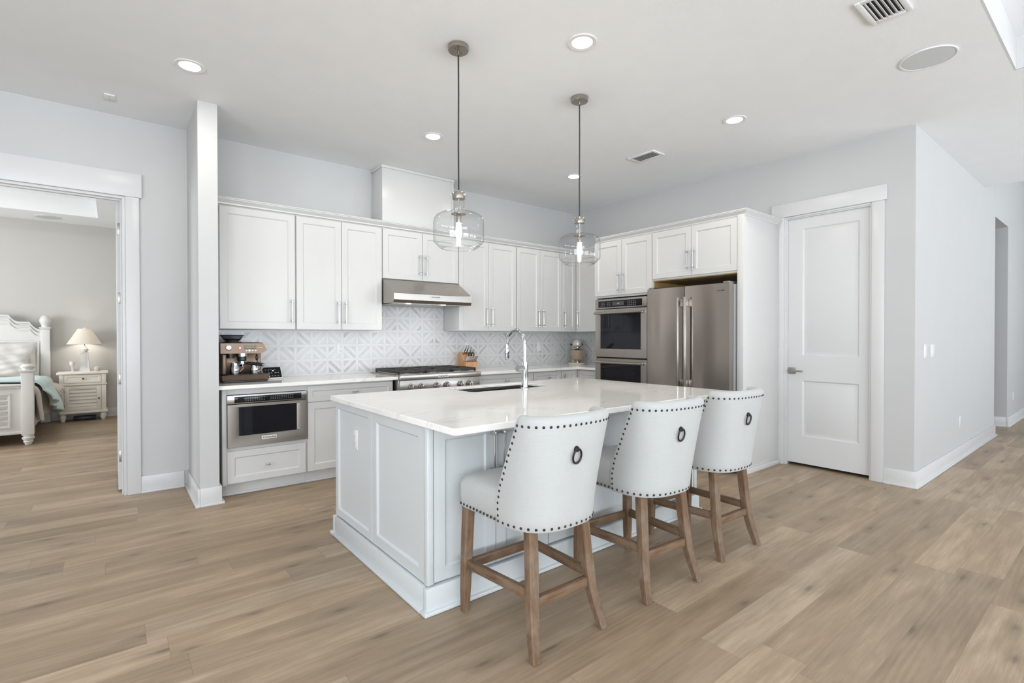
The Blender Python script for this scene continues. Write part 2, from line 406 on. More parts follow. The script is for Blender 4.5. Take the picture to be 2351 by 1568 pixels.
class G:
    def __init__(s, M_=None):
        s.bm = bmesh.new()
        s.M = M_ or Matrix.Identity(4)
    def P(s, p): return s.M @ Vector(p)
    def box(s, x0, x1, y0, y1, z0, z1, bev=0.0, seg=2):
        cx, cyy, cz = (x0 + x1) / 2, (y0 + y1) / 2, (z0 + z1) / 2
        mm = s.M @ Matrix.Translation((cx, cyy, cz)) @ Matrix.Diagonal((abs(x1 - x0), abs(y1 - y0), abs(z1 - z0), 1))
        r = bmesh.ops.create_cube(s.bm, size=1.0, matrix=mm)
        if bev > 0:
            es = list({e for v in r['verts'] for e in v.link_edges})
            bmesh.ops.bevel(s.bm, geom=es, offset=bev, segments=seg, affect='EDGES', profile=0.5)
        return s
    def loop(s, pts): return [s.bm.verts.new(s.P(p)) for p in pts]
    def bridge(s, a, b, closed=True):
        n = len(a)
        for i in range(n if closed else n - 1):
            j = (i + 1) % n
            s.bm.faces.new((a[i], a[j], b[j], b[i]))
    def rings(s, rings, cap0=True, cap1=True, closed=True):
        L = [s.loop(r) for r in rings]
        for a, b in zip(L, L[1:]): s.bridge(a, b, closed)
        if cap0: s.bm.faces.new(list(reversed(L[0])))
        if cap1: s.bm.faces.new(L[-1])
        return s
    def rect(s, u0, u1, v0, v1, n): return [(u0, v0, n), (u1, v0, n), (u1, v1, n), (u0, v1, n)]
    def prism(s, poly, ax, d0, d1):
        def q(a, b, d): return {'x': (d, a, b), 'y': (a, d, b), 'z': (a, b, d)}[ax]
        return s.rings([[q(a, b, d0) for a, b in poly], [q(a, b, d1) for a, b in poly]])
    def cyl(s, p0, p1, r0, r1=None, seg=16, cap=True):
        r1 = r0 if r1 is None else r1
        p0, p1 = Vector(p0), Vector(p1)
        d = (p1 - p0).normalized()
        a = d.orthogonal().normalized(); b = d.cross(a)
        def ring(p, r): return [p + (a * math.cos(t) + b * math.sin(t)) * r for t in [2 * PI * i / seg for i in range(seg)]]
        return s.rings([ring(p0, r0), ring(p1, r1)], cap, cap)
    def lathe(s, prof, c=(0, 0, 0), seg=28, axis='z', sx=1.0, sy=1.0):
        c = Vector(c)
        def pt(r, z, t):
            a, b = r * math.cos(t) * sx, r * math.sin(t) * sy
            return c + Vector({'z': (a, b, z), 'y': (a, z, b), 'x': (z, a, b)}[axis])
        L = []
        for r, z in prof:
            if r < 1e-6: L.append([s.bm.verts.new(s.P(pt(0, z, 0)))])
            else: L.append([s.bm.verts.new(s.P(pt(r, z, 2 * PI * i / seg))) for i in range(seg)])
        for a, b in zip(L, L[1:]):
            if len(a) == 1 and len(b) == 1: continue
            for i in range(seg):
                j = (i + 1) % seg
                if len(a) == 1: s.bm.faces.new((a[0], b[j], b[i]))
                elif len(b) == 1: s.bm.faces.new((a[i], a[j], b[0]))
                else: s.bm.faces.new((a[i], a[j], b[j], b[i]))
        return s
    def tube(s, pts, r, seg=12, cap=True, closed=False):
        pts = [Vector(p) for p in pts]
        n = len(pts)
        rr = r if isinstance(r, (list, tuple)) else [r] * n
        L = []; prev = None
        for i, p in enumerate(pts):
            d = (pts[(i + 1) % n] - pts[i - 1]) if closed else (pts[min(i + 1, n - 1)] - pts[max(i - 1, 0)])
            d.normalize()
            a = d.orthogonal() if prev is None else prev - d * prev.dot(d)
            if a.length < 1e-6: a = d.orthogonal()
            a.normalize(); b = d.cross(a); prev = a
            L.append(s.loop([p + (a * math.cos(2 * PI * k / seg) + b * math.sin(2 * PI * k / seg)) * rr[i] for k in range(seg)]))
        for a, b in zip(L, L[1:]): s.bridge(a, b)
        if closed: s.bridge(L[-1], L[0])
        elif cap:
            s.bm.faces.new(list(reversed(L[0]))); s.bm.faces.new(L[-1])
        return s
    def ball(s, c, r, sc=(1, 1, 1), seg=20, rot=None):
        m = s.M @ Matrix.Translation(c) @ (rot or Matrix.Identity(4)) @ Matrix.Diagonal((r * sc[0], r * sc[1], r * sc[2], 1))
        bmesh.ops.create_uvsphere(s.bm, u_segments=seg, v_segments=max(8, seg * 2 // 3), radius=1.0, matrix=m)
        return s
    def shaker(s, u0, u1, v0, v1, n0, n1, fw=0.057, lip=0.009, dep=0.008):
        b = 0.0018
        R = s.rect
        s.rings([R(u0, u1, v0, v1, n0), R(u0, u1, v0, v1, n1 - b), R(u0 + b, u1 - b, v0 + b, v1 - b, n1),
                 R(u0 + fw, u1 - fw, v0 + fw, v1 - fw, n1), R(u0 + fw + lip, u1 - fw - lip, v0 + fw + lip, v1 - fw - lip, n1 - dep),
                 ])
        return s
    def grid(s, f, nu, nv, closed_u=False):
        L = [[s.bm.verts.new(s.P(f(i / (nu if closed_u else nu - 1), j / (nv - 1)))) for i in range(nu)] for j in range(nv)]
        for a, b in zip(L, L[1:]): s.bridge(a, b, closed_u)
        return s

ROOT = {}
def mk(name, g, mat, parent=None, label=None, cat=None, group=None, kind=None, ang=35, plabel=None):
    me = bpy.data.meshes.new(name)
    bmesh.ops.recalc_face_normals(g.bm, faces=g.bm.faces)
    g.bm.to_mesh(me); g.bm.free()
    me.polygons.foreach_set('use_smooth', [True] * len(me.polygons))
    me.set_sharp_from_angle(angle=math.radians(ang))
    me.materials.append(mat)
    o = bpy.data.objects.new(name, me)
    C.objects.link(o)
    if parent is not None:
        top = parent
        while top.parent: top = top.parent
        me.transform(Matrix.Translation(-ROOT.get(top.name, Vector((0, 0, 0)))))
        o.parent = parent
        if plabel: o['label'] = plabel
    else:
        vs = [v.co for v in me.vertices]
        c = Vector(((min(v.x for v in vs) + max(v.x for v in vs)) / 2, (min(v.y for v in vs) + max(v.y for v in vs)) / 2, min(v.z for v in vs)))
        me.transform(Matrix.Translation(-c))
        o.location = c
        ROOT[o.name] = c
        if label: o['label'] = label
        if cat: o['category'] = cat
        if group: o['group'] = group
        if kind: o['kind'] = kind
    return o

def thing(name, label, cat, loc=(0, 0, 0), group=None):
    o = bpy.data.objects.new(name, None)
    o.empty_display_size = 0.1
    C.objects.link(o)
    o.location = loc
    o['label'] = label; o['category'] = cat
    if group: o['group'] = group
    ROOT[o.name] = Vector(loc)
    return o

def struct(name, g, mat, parent=None, ang=30):
    return mk(name, g, mat, parent, kind='structure' if parent is None else None, ang=ang)

def dup(o, parent=None):
    c = o.copy()
    C.objects.link(c)
    if parent is not None: c.parent = parent
    for ch in list(o.children): dup(ch, c)
    return c

def lettering(name, body, size, mat, parent, facing, loc, ext=0.0004):
    cu = bpy.data.curves.new(name, 'FONT')
    cu.body = body; cu.size = size; cu.align_x = 'CENTER'; cu.align_y = 'CENTER'; cu.extrude = ext
    cu.offset = size * 0.012
    to = bpy.data.objects.new(name, cu)
    C.objects.link(to)
    bpy.context.view_layer.update()
    me = bpy.data.meshes.new_from_object(to.evaluated_get(bpy.context.evaluated_depsgraph_get()))
    bpy.data.objects.remove(to); bpy.data.curves.remove(cu)
    me.name = name
    top = parent
    while top.parent: top = top.parent
    me.transform(frame(loc, facing))
    me.transform(Matrix.Translation(-ROOT.get(top.name, Vector((0, 0, 0)))))
    me.materials.clear(); me.materials.append(mat)
    o = bpy.data.objects.new(name, me)
    C.objects.link(o)
    o.parent = parent
    return o

# ================================================================ SETTING
YB, YD, XR, YC, H = 5.142, 5.115, 5.263, 1.196, 3.048
T = 0.12
# floor
struct('floor', G().box(-6, 16, -6.5, 11.0, -0.1, 0.0), M['floor'])
# main ceiling with the raised tray over the living area, and the higher hall beyond x = 8.13
g = G()
TX0, TX1, TY0, TY1, TZ = -3.2, 4.718, -4.0, 0.552, 3.262
g.box(-6, 8.13, TY1, 5.235, H, H + 0.06)
g.box(-6, TX0, -6.5, TY1, H, H + 0.06)
g.box(TX1, 8.13, -6.5, TY1, H, H + 0.06)
g.box(TX0, TX1, -6.5, TY0, H, H + 0.06)
struct('ceiling', g, M['ceil'])
g = G()
g.box(TX0 - 0.1, TX1 + 0.1, TY0 - 0.1, TY1 + 0.1, TZ, TZ + 0.06)
struct('ceiling', g, M['ceil'])
g = G()
q = 0.012
g.box(TX0 + 0.0005, TX0 + q, TY0 + 0.0005, TY1 - 0.0005, H + 0.0005, TZ - 0.0005); g.box(TX1 - q, TX1 - 0.0005, TY0 + 0.0005, TY1 - 0.0005, H + 0.0005, TZ - 0.0005)
g.box(TX0 + q, TX1 - q, TY0 + 0.0005, TY0 + q, H + 0.0005, TZ - 0.0005); g.box(TX0 + q, TX1 - q, TY1 - q, TY1 - 0.0005, H + 0.0005, TZ - 0.0005)
struct('trim_3', g, M['trim'])
g = G()
g.box(8.13, 16, -6.5, 3.4, 3.66, 3.72)
g.box(8.05, 8.13, -6.5, 3.4, H + 0.06, 3.72)
struct('ceiling', g, M['ceil'])
# walls
struct('wall_back', G().box(0.5046, XR + T, YB, YB + T, 0, H), M['wall'])
struct('wall_column', G().box(0.5046, 0.6338, 4.412, YB - 0.0005, 0, H), M['wall'])
DX0, DX1, DZ = -0.86, 0.082, 2.41
g = G()
g.box(DX1, 0.5046, YD, YD + T, 0, H); g.box(-6, DX0, YD, YD + T, 0, H); g.box(DX0, DX1, YD, YD + T, DZ, H)
struct('wall_left', g, M['wall'])
PY0, PY1, PZ = 1.500, 2.243, 2.462
g = G()
g.box(XR, XR + T, PY1, YB - 0.0005, 0, H); g.box(XR, XR + T, YC, PY0, 0, H); g.box(XR, XR + T, PY0, PY1, PZ, H)
struct('wall_right', g, M['wall'])
HX0, HX1, HZ = 8.86, 9.835, 2.81
g = G()
g.box(XR + T + 0.0005, HX0, YC, YC + T, 0, H); g.box(HX1, 16, YC, YC + T, 0, 3.66); g.box(HX0, HX1, YC, YC + T, HZ, 3.66)
g.box(8.0, HX0, YC + 0.001, YC + T, H, 3.66)
struct('wall_hall', g, M['wall'])
g = G()
g.box(HX1, HX1 + 0.1, YC + T + 0.0005, 3.4, 0, 3.66); g.box(HX0 - 0.1, HX0 - 0.001, YC + T + 0.0005, 3.4, 0, 3.66); g.box(HX0 - 0.1, HX1 + 0.1, 3.4, 3.5, 0, 3.66)
g.box(HX0, HX1, YC + T + 0.0005, 3.4, HZ + 0.2, HZ + 0.25)
struct('wall_recess', g, M['wall'])
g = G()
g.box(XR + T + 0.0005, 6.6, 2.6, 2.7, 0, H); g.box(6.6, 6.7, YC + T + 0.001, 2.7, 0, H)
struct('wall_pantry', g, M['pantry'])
# living room shell behind the camera, with its glazed openings
g = G()
ops = [(-3.9, -0.7), (0.0, 3.2), (4.0, 7.2), (7.8, 11.0)]
xs = [-4.5] + [v for a, b in ops for v in (a, b)] + [16]
for a, b in zip(xs[0::2], xs[1::2]): g.box(a, b, -5.05, -4.9, 0, 3.66)
for a, b in ops:
    g.box(a, b, -5.05, -4.9, 2.56, 3.66)
struct('wall_rear', g, M['wall'])
for k, (a, b) in enumerate(ops):
    g = G()
    for q in (a, (a + b) / 2 - 0.03, b - 0.06): g.box(q, q + 0.06, -5.02, -4.93, 0.0, 2.56)
    g.box(a + 0.06, b - 0.06, -5.02, -4.93, 0.0, 0.08); g.box(a + 0.06, b - 0.06, -5.02, -4.93, 2.48, 2.56)
    w = struct('window_%d' % (k + 1), g, M['trim'])
    struct('window_pane', G().box(a + 0.06, b - 0.06, -4.98, -4.974, 0.08, 2.48), M['pane'], w)
g = G()
g.box(-4.6, -4.5, -6.5, -3.2, 0, H); g.box(-4.6, -4.5, 0.8, YD, 0, H); g.box(-4.6, -4.5, -3.2, 0.8, 0, 0.25); g.box(-4.6, -4.5, -3.2, 0.8, 2.65, H)
struct('wall_living', g, M['wall'])
g = G()
for q in (-3.2, -1.23, 0.74): g.box(-4.57, -4.52, q, q + 0.06, 0.25, 2.65)
g.box(-4.57, -4.52, -3.14, 0.74, 0.25, 0.31); g.box(-4.57, -4.52, -3.14, 0.74, 2.59, 2.65)
struct('window_5', g, M['trim'])
struct('wall_hall_end', G().box(15.9, 16, -4.9, YC, 0, 3.66), M['wall'])
# bedroom shell
BY = 10.42
struct('wall_bedroom_back', G().box(-4.2, 1.3, BY, BY + T, 0, 3.5), M['bedwall'])
struct('wall_bedroom_right', G().box(1.2, 1.3, YB + T + 0.001, BY, 0, 3.5), M['bedwall'])
g = G()
g.box(-4.2, -4.1, YD + T + 0.001, 6.3, 0, 3.5); g.box(-4.2, -4.1, 9.1, BY, 0, 3.5); g.box(-4.2, -4.1, 6.3, 9.1, 0, 0.5); g.box(-4.2, -4.1, 6.3, 9.1, 2.5, 3.5)
struct('wall_bedroom_left', g, M['bedwall'])
g = G()
for q in (6.3, 7.67, 9.04): g.box(-4.18, -4.12, q, q + 0.06, 0.5, 2.5)
g.box(-4.18, -4.12, 6.36, 9.04, 0.5, 0.56); g.box(-4.18, -4.12, 6.36, 9.04, 2.44, 2.5)
struct('window_6', g, M['trim'])
BX1, BT0, BT1, BX0, BZ = -0.15, 6.6, 9.69, -3.2, 3.30
g = G()
g.box(-4.2, 1.3, YD + T + 0.001, BT0, H, H + 0.05); g.box(-4.2, 1.3, BT1, BY, H, H + 0.05)
g.box(BX1, 1.3, BT0, BT1, H, H + 0.05); g.box(-4.2, BX0, BT0, BT1, H, H + 0.05)
struct('ceiling', g, M['ceil'])
struct('ceiling', G().box(BX0 - 0.1, BX1 + 0.1, BT0 - 0.1, BT1 + 0.1, BZ, BZ + 0.05), M['ceil'])
g = G(); q = 0.012
g.box(BX1 - q, BX1 - 0.0005, BT0 + 0.0005, BT1 - 0.0005, H + 0.0005, BZ - 0.0005); g.box(BX0 + 0.0005, BX0 + q, BT0 + 0.0005, BT1 - 0.0005, H + 0.0005, BZ - 0.0005)
g.box(BX0 + q, BX1 - q, BT1 - q, BT1 - 0.0005, H + 0.0005, BZ - 0.0005); g.box(BX0 + q, BX1 - q, BT0 + 0.0005, BT0 + q, H + 0.0005, BZ - 0.0005)
struct('trim_4', g, M['ceil'])

# baseboards (board + shoe moulding)
def baseboard(name, segs, h=0.137):
    g = G()
    for x0, x1, y0, y1, dx, dy in segs:      # wall line box, dx/dy outward direction
        for th, z1 in ((0.015, h), (0.032, 0.019)):
            a, b, c, d = x0, x1, y0, y1
            if dy: c, d = sorted((y0, y0 + dy * th))
            if dx: a, b = sorted((x0, x0 + dx * th))
            ex = th
            g.box(a, b, c, d, 0.0005, z1, 0.003)
    return struct(name, g, M['trim'])
e = 0.015
baseboard('baseboard_left', [(0.1735, 0.5046 - 0.0325, YD, YD, 0, -1)])
g = G()
for th, z1 in ((0.015, 0.137), (0.032, 0.019)):
    g.box(0.5046 - th, 0.5046, 4.412 - th, YD - 0.001, 0.0005, z1, 0.003)
    g.box(0.5046, 0.6338 + th, 4.412 - th, 4.412, 0.0005, z1, 0.003)
    g.box(0.6338, 0.6338 + th, 4.412, 4.525, 0.0005, z1, 0.003)
struct('baseboard_column', g, M['trim'])
g = G()
for th, z1 in ((0.015, 0.137), (0.032, 0.019)):
    g.box(XR - th, XR, YC - th, PY0 - 0.0925, 0.0005, z1, 0.003)
    g.box(XR, HX0 + th, YC - th, YC, 0.0005, z1, 0.003)
    g.box(HX1 - th, 16, YC - th, YC, 0.0005, z1, 0.003)
    g.box(HX1 - th, HX1, YC, 3.38, 0.0005, z1, 0.003)
struct('baseboard_right', g, M['trim'])
g = G()
for th, z1 in ((0.015, 0.137), (0.03, 0.019)):
    g.box(-4.1, 1.2, BY - th, BY, 0.0005, z1, 0.003)
struct('baseboard_bedroom', g, M['trim'])

# bedroom doorway: casing, jamb, open door with hinges
g = G()
cw = 0.092
g.box(DX1 + 0.001, DX1 + cw, YD - 0.02, YD, 0.0005, DZ, 0.002)
g.box(DX0 - cw, DX0 - 0.001, YD - 0.02, YD, 0.0005, DZ, 0.002)
g.box(DX0 - cw - 0.017, DX1 + cw + 0.017, YD - 0.026, YD, DZ + 0.0005, DZ + 0.19, 0.002)
g.box(DX1 - 0.02, DX1 + 0.0005, YD - 0.008, YD + T + 0.006, 0.0005, DZ, 0.001)
g.box(DX0, DX0 + 0.02, YD - 0.008, YD + T + 0.006, 0.0005, DZ, 0.001)
g.box(DX0 + 0.02, DX1 - 0.02, YD - 0.008, YD + T + 0.006, DZ - 0.02, DZ, 0.001)
g.box(DX1 - 0.032, DX1 - 0.02, YD + 0.03, YD + 0.066, 0.0005, DZ - 0.02, 0.001)
g.box(DX0 + 0.032, DX1 - 0.032, YD + 0.03, YD + 0.066, DZ - 0.032, DZ - 0.02, 0.001)
struct('trim_1', g, M['trim'])
def panel_door(g, u0, u1, v0, v1, n0, n1, panels):
    # slab as a frame of stiles and rails with moulded recessed panels
    us = sorted({u0, u1} | {p[0] for p in panels} | {p[1] for p in panels})
    a, b = panels[0][0], panels[0][1]
    g.box(u0, a, v0, v1, n0, n1); g.box(b, u1, v0, v1, n0, n1)
    zs = [v0]
    for p in sorted(panels, key=lambda q: q[2]): zs += [p[2], p[3]]
    zs.append(v1)
    for z0, z1 in zip(zs[0::2], zs[1::2]): g.box(a, b, z0, z1, n0, n1)
    for pu0, pu1, pv0, pv1 in panels:
        R = g.rect
        g.rings([R(pu0, pu1, pv0, pv1, n1), R(pu0 + 0.012, pu1 - 0.012, pv0 + 0.012, pv1 - 0.012, n1 - 0.011),
                 R(pu0 + 0.03, pu1 - 0.03, pv0 + 0.03, pv1 - 0.03, n1 - 0.011),
                 R(pu0 + 0.045, pu1 - 0.045, pv0 + 0.045, pv1 - 0.045, n1 - 0.005)], cap0=False)
        g.box(pu0, pu1, pv0, pv1, n0, n0 + 0.01)
HINGEZ = (2.17, 1.60, 0.935, 0.295)
g = G(frame((0.046, 0, 0), '-x'))
panel_door(g, -(5.253 + 0.80), -5.253, 0.02, 2.385, -0.018, 0.018, [(-(5.253 + 0.69), -(5.253 + 0.11), 1.1, 2.26), (-(5.253 + 0.69), -(5.253 + 0.11), 0.25, 0.85)])
d1 = struct('door_1', g, M['trim'])
for hz in HINGEZ:
    g = G()
    g.box(0.034, 0.064, 5.2500, 5.2528, hz - 0.045, hz + 0.045, 0.001)
    g.cyl((0.069, 5.247, hz - 0.047), (0.069, 5.247, hz + 0.047), 0.006, seg=10)
    for dz in (-0.032, 0.0, 0.032): g.cyl((0.045 if dz else 0.040, 5.2502, hz + dz), (0.045 if dz else 0.040, 5.2492, hz + dz), 0.0035, seg=8)
    struct('door_hinge', g, M['hinge'], d1)
# pantry doorway and its two-panel door
g = G(frame((XR, 0, 0), '-x'))
g.box(-PY0, -PY0 + cw, 0.0005, PZ, 0, 0.02, 0.002)
g.box(-PY1 - 0.100, -PY1, 0.0005, PZ, 0, 0.02, 0.002)
g.box(-PY1 - 0.117, -PY0 + cw + 0.017, PZ + 0.0005, PZ + 0.133, 0, 0.026, 0.002)
g.box(-PY1 - 0.0005, -PY1 + 0.016, 0.0005, PZ, -0.1, 0.006, 0.001)
g.box(-PY0 - 0.016, -PY0 + 0.0005, 0.0005, PZ, -0.1, 0.006, 0.001)
g.box(-PY1 + 0.016, -PY0 - 0.016, PZ - 0.016, PZ, -0.1, 0.006, 0.001)
g.box(-PY1 + 0.016, -PY1 + 0.026, 0.0005, PZ - 0.016, -0.028, -0.006, 0.001)
g.box(-PY1 + 0.026, -PY0 - 0.016, PZ - 0.026, PZ - 0.016, -0.028, -0.006, 0.001)
struct('trim_2', g, M['trim'])
g = G(frame((XR + 0.03, 0, 0), '-x'))
panel_door(g, -PY1 + 0.018, -PY0 - 0.018, 0.03, PZ - 0.018, -0.035, 0.0, [(-2.085, -1.607, 1.09, 2.33), (-2.085, -1.607, 0.30, 0.845)])
d2 = struct('door_2', g, M['trim'])
g = G(frame((XR + 0.03, -2.178, 0.938), '-x'))
g.M = frame((XR + 0.03, 2.178, 0.938), '-x')
g.box(-0.032, 0.032, -0.032, 0.032, 0.0002, 0.009, 0.002)
g.cyl((0, 0, 0.009), (0, 0, 0.05), 0.011, seg=14)
g.box(-0.012, 0.115, -0.009, 0.009, 0.045, 0.058, 0.003)
struct('door_handle', g, M['hinge'], d2)

# ================================================================ CEILING FIXTURES
def downlight(loc, label, group, energy=7.0):
    x, y, z = loc
    r = thing('recessed_light', label, 'light', (x, y, z), group)
    g = G(); g.lathe([(0.060, -0.001), (0.062, -0.004), (0.085, -0.0055), (0.090, -0.002), (0.090, -0.0002)], (x, y, z), 36)
    mk('trim_ring', g, M['plastic'], r)
    g = G(); g.lathe([(0.0, -0.0035), (0.0615, -0.0035)], (x, y, z), 32)
    mk('lens', g, M['lens'], r)
    area('recessed_lamp', (0, 0, -0.02), (0, 0, 0), 0.12, 0.12, energy, (1.0, 0.92, 0.80), 'DISK', r)
    return r
gl = 'recessed ceiling lights over the kitchen'
downlight((0.405, 3.888, H), 'round recessed light in the ceiling in front of the narrow white column', gl)
downlight((2.225, 3.917, H), 'round recessed light in the ceiling in front of the range hood cabinet', gl)
downlight((2.222, 2.115, H), 'round recessed light in the ceiling between the two pendant lamps, biggest of all', gl)
downlight((4.000, 3.932, H), 'small recessed light in the ceiling crossed by the far pendant cord', gl)
downlight((3.990, 2.095, H), 'round recessed light in the ceiling in front of the refrigerator cabinet', gl)
downlight((-0.80, 8.62, BZ), 'round recessed light in the raised bedroom ceiling beyond the doorway', 'bedroom ceiling lights', 10)

def round_speaker(loc, label):
    x, y, z = loc
    r = thing('ceiling_speaker', label, 'speaker', loc)
    g = G(); g.lathe([(0.138, -0.001), (0.138, -0.006), (0.146, -0.006), (0.148, -0.0002)], loc, 40)
    mk('rim', g, M['plastic'], r)
    g = G(); g.lathe([(0.0, -0.006), (0.09, -0.0055), (0.138, -0.004)], loc, 40)
    mk('grille', g, M['grille'], r)
round_speaker((4.074, 0.868, H), 'round grey speaker grille in the kitchen ceiling beside the raised tray')
round_speaker((-0.735, 10.05, H), 'round speaker grille in the bedroom ceiling above the bed')

def vent(x0, x1, y0, y1, along, n, label):
    r = thing('ceiling_vent', label, 'vent', ((x0 + x1) / 2, (y0 + y1) / 2, H))
    g = G(); b = 0.028
    z0, z1 = H - 0.012, H - 0.0003
    g.box(x0, x1, y0, y0 + b, z0, z1, 0.003); g.box(x0, x1, y1 - b, y1, z0, z1, 0.003)
    g.box(x0, x0 + b, y0 + b, y1 - b, z0, z1, 0.003); g.box(x1 - b, x1, y0 + b, y1 - b, z0, z1, 0.003)
    mk('frame', g, M['plastic'], r)
    mk('duct_opening', G().box(x0 + b, x1 - b, y0 + b, y1 - b, H - 0.0012, H - 0.0004), M['dark'], r)
    for k in range(n):
        t = (k + 0.5) / n
        g = G()
        if along == 'x':
            yy = y0 + b + (y1 - y0 - 2 * b) * t
            g.M = Matrix.Translation((0, yy, H - 0.009)) @ Matrix.Rotation(0.6, 4, 'X')
            g.box(x0 + b, x1 - b, -0.0075, 0.0075, -0.001, 0.001)
        else:
            xx = x0 + b + (x1 - x0 - 2 * b) * t
            g.M = Matrix.Translation((xx, 0, H - 0.009)) @ Matrix.Rotation(-0.6, 4, 'Y')
            g.box(-0.0075, 0.0075, y0 + b, y1 - b, -0.001, 0.001)
        mk('slat', g, M['plastic'], r)
vent(3.104, 3.388, 0.785, 0.974, 'x', 6, 'large white air vent in the ceiling with dark slots, beside the round speaker')
vent(4.01, 4.195, 2.90, 3.20, 'y', 5, 'small white air vent in the ceiling in front of the oven cabinet')
r = thing('ceiling_sensor', 'small square white cover plate on the ceiling near the bedroom doorway', 'sensor', (-0.01, 4.755, H))
mk('cover_plate', G().box(-0.041, 0.023, 4.697, 4.813, H - 0.008, H - 0.0003, 0.002), M['plastic'], r)
for dy in (-0.03, 0.03):
    mk('screw', G().cyl((-0.009, 4.755 + dy, H - 0.0102), (-0.009, 4.755 + dy, H - 0.008), 0.003, seg=8), M['hinge'], r)

# ================================================================ CABINETS
def pull(g, u, v0, v1, n, r=0.0055):
    for v in (v0 + 0.022, v1 - 0.022):
        g.box(u - 0.006, u + 0.006, v - 0.006, v + 0.006, n + 0.0002, n + 0.030, 0.001)
        g.box(u - 0.008, u + 0.008, v - 0.008, v + 0.008, n + 0.022, n + 0.038, 0.0015)
    g.cyl((u, v0, n + 0.030), (u, v1, n + 0.030), r, seg=12)
def tknob(g, u, v, n, vert=False):
    g.cyl((u, v, n + 0.0002), (u, v, n + 0.024), 0.005, seg=10)
    g.box(u - 0.008, u + 0.008, v - 0.007, v + 0.007, n + 0.020, n + 0.034, 0.0015)
    if vert: g.cyl((u, v - 0.028, n + 0.027), (u, v + 0.028, n + 0.027), 0.0045, seg=10)
    else: g.cyl((u - 0.028, v, n + 0.027), (u + 0.028, v, n + 0.027), 0.0045, seg=10)

def door(r, F, u0, u1, v0, v1, n1, th=0.019, fw=0.057, hand=None, knob=None, mat='cab', name='door'):
    d = mk(name, G(F).shaker(u0, u1, v0, v1, n1 - th, n1, fw), M[mat], r)
    if hand:
        g = G(F); pull(g, hand[0], hand[1], hand[2], n1); mk('handle', g, M['handle'], d)
    if knob:
        g = G(F); tknob(g, knob[0], knob[1], n1, len(knob) > 2); mk('knob', g, M['handle'], d)
    return d

YU = YB - 0.34            # door face plane of the wall cabinets
FY = frame((0, YU + 0.019, 0), '-y')
Z0, Z1 = 1.345, 2.402
def wall_cab(label, x0, x1, doors, z0=Z0, z1=Z1):
    r = thing('wall_cabinet', label, 'cabinet', ((x0 + x1) / 2, YB, z0), 'white wall cabinets')
    mk('body', G().box(x0 + 0.0005, x1 - 0.0005, YU + 0.0195, YB - 0.0005, z0, z1, 0.001), M['cab'], r)
    for (u0, u1, hu) in doors:
        hb = z0 + 0.058
        door(r, FY, u0, u1, z0 + 0.003, z1 - 0.022, 0.019, hand=(hu, hb, hb + 0.217) if hu else None)
    return r
wall_cab('white wall cabinet with one wide door, above the coffee machine', 0.636, 1.306, [(0.70, 1.300, 1.268)])
wall_cab('white two-door wall cabinet between the wide single door and the range hood', 1.307, 2.139, [(1.312, 1.722, 1.688), (1.726, 2.134, 1.760)])
wall_cab('short white two-door cabinet directly above the range hood', 2.140, 3.049, [(2.146, 2.594, 2.560), (2.599, 3.043, 2.634)], z0=1.872)
wall_cab('white two-door wall cabinet above the knife block, right after the hood', 3.050, 3.888, [(3.056, 3.466, 3.432), (3.470, 3.882, 3.506)])
wall_cab('white two-door wall cabinet above the faucet, next to the corner cabinet', 3.889, 4.666, [(3.895, 4.274, 4.240), (4.278, 4.660, 4.312)])
# corner wall cabinet (two doors at a right angle)
XU = XR - 0.34
r = thing('corner_cabinet', 'white wall cabinet folded into the corner above the stand mixer', 'cabinet', (4.95, YB, Z0), 'white wall cabinets')
g = G(); g.box(4.667, XR - 0.0005, YU + 0.0195, YB - 0.0005, Z0, Z1, 0.001); g.box(XU + 0.0195, XR - 0.0005, 4.113, YU + 0.019, Z0, Z1, 0.001)
mk('body', g, M['cab'], r)
door(r, FY, 4.672, XU - 0.002, Z0 + 0.003, Z1 - 0.022, 0.019, hand=(4.70, 1.403, 1.62))
FXU = frame((XU + 0.019, 0, 0), '-x')
door(r, FXU, -(YU - 0.002), -4.116, Z0 + 0.003, Z1 - 0.022, 0.019, hand=(-(YU - 0.06), 1.403, 1.62))

# crown moulding run
def crown_path(pts, z0=2.394):
    # sweep a stepped profile along an open polyline of (x, y); outward is on the right of travel
    prof = [(0.0, 0.0), (0.004, 0.0), (0.006, 0.012), (0.012, 0.016), (0.026, 0.034), (0.030, 0.036), (0.030, 0.044), (0.036, 0.046), (0.036, 0.054), (0.0, 0.054)]
    n = len(pts); L = []
    P = [Vector((p[0], p[1])) for p in pts]
    def nrm(a, b):
        d = (b - a).normalized(); return Vector((d.y, -d.x))
    for i in range(n):
        if i == 0: m = nrm(P[0], P[1])
        elif i == n - 1: m = nrm(P[-2], P[-1])
        else:
            a, b = nrm(P[i - 1], P[i]), nrm(P[i], P[i + 1])
            m = (a + b) / (1 + a.dot(b))
        L.append([(P[i].x + m.x * o, P[i].y + m.y * o, z0 + h) for o, h in prof])
    return G().rings(L)
g = crown_path([(0.636, YU + 0.001), (XU + 0.001, YU + 0.001), (XU + 0.001, 4.1215)])
mk('crown_moulding', g, M['cab'], label='white stepped crown moulding along the top of the wall cabinets over the range', cat='moulding')
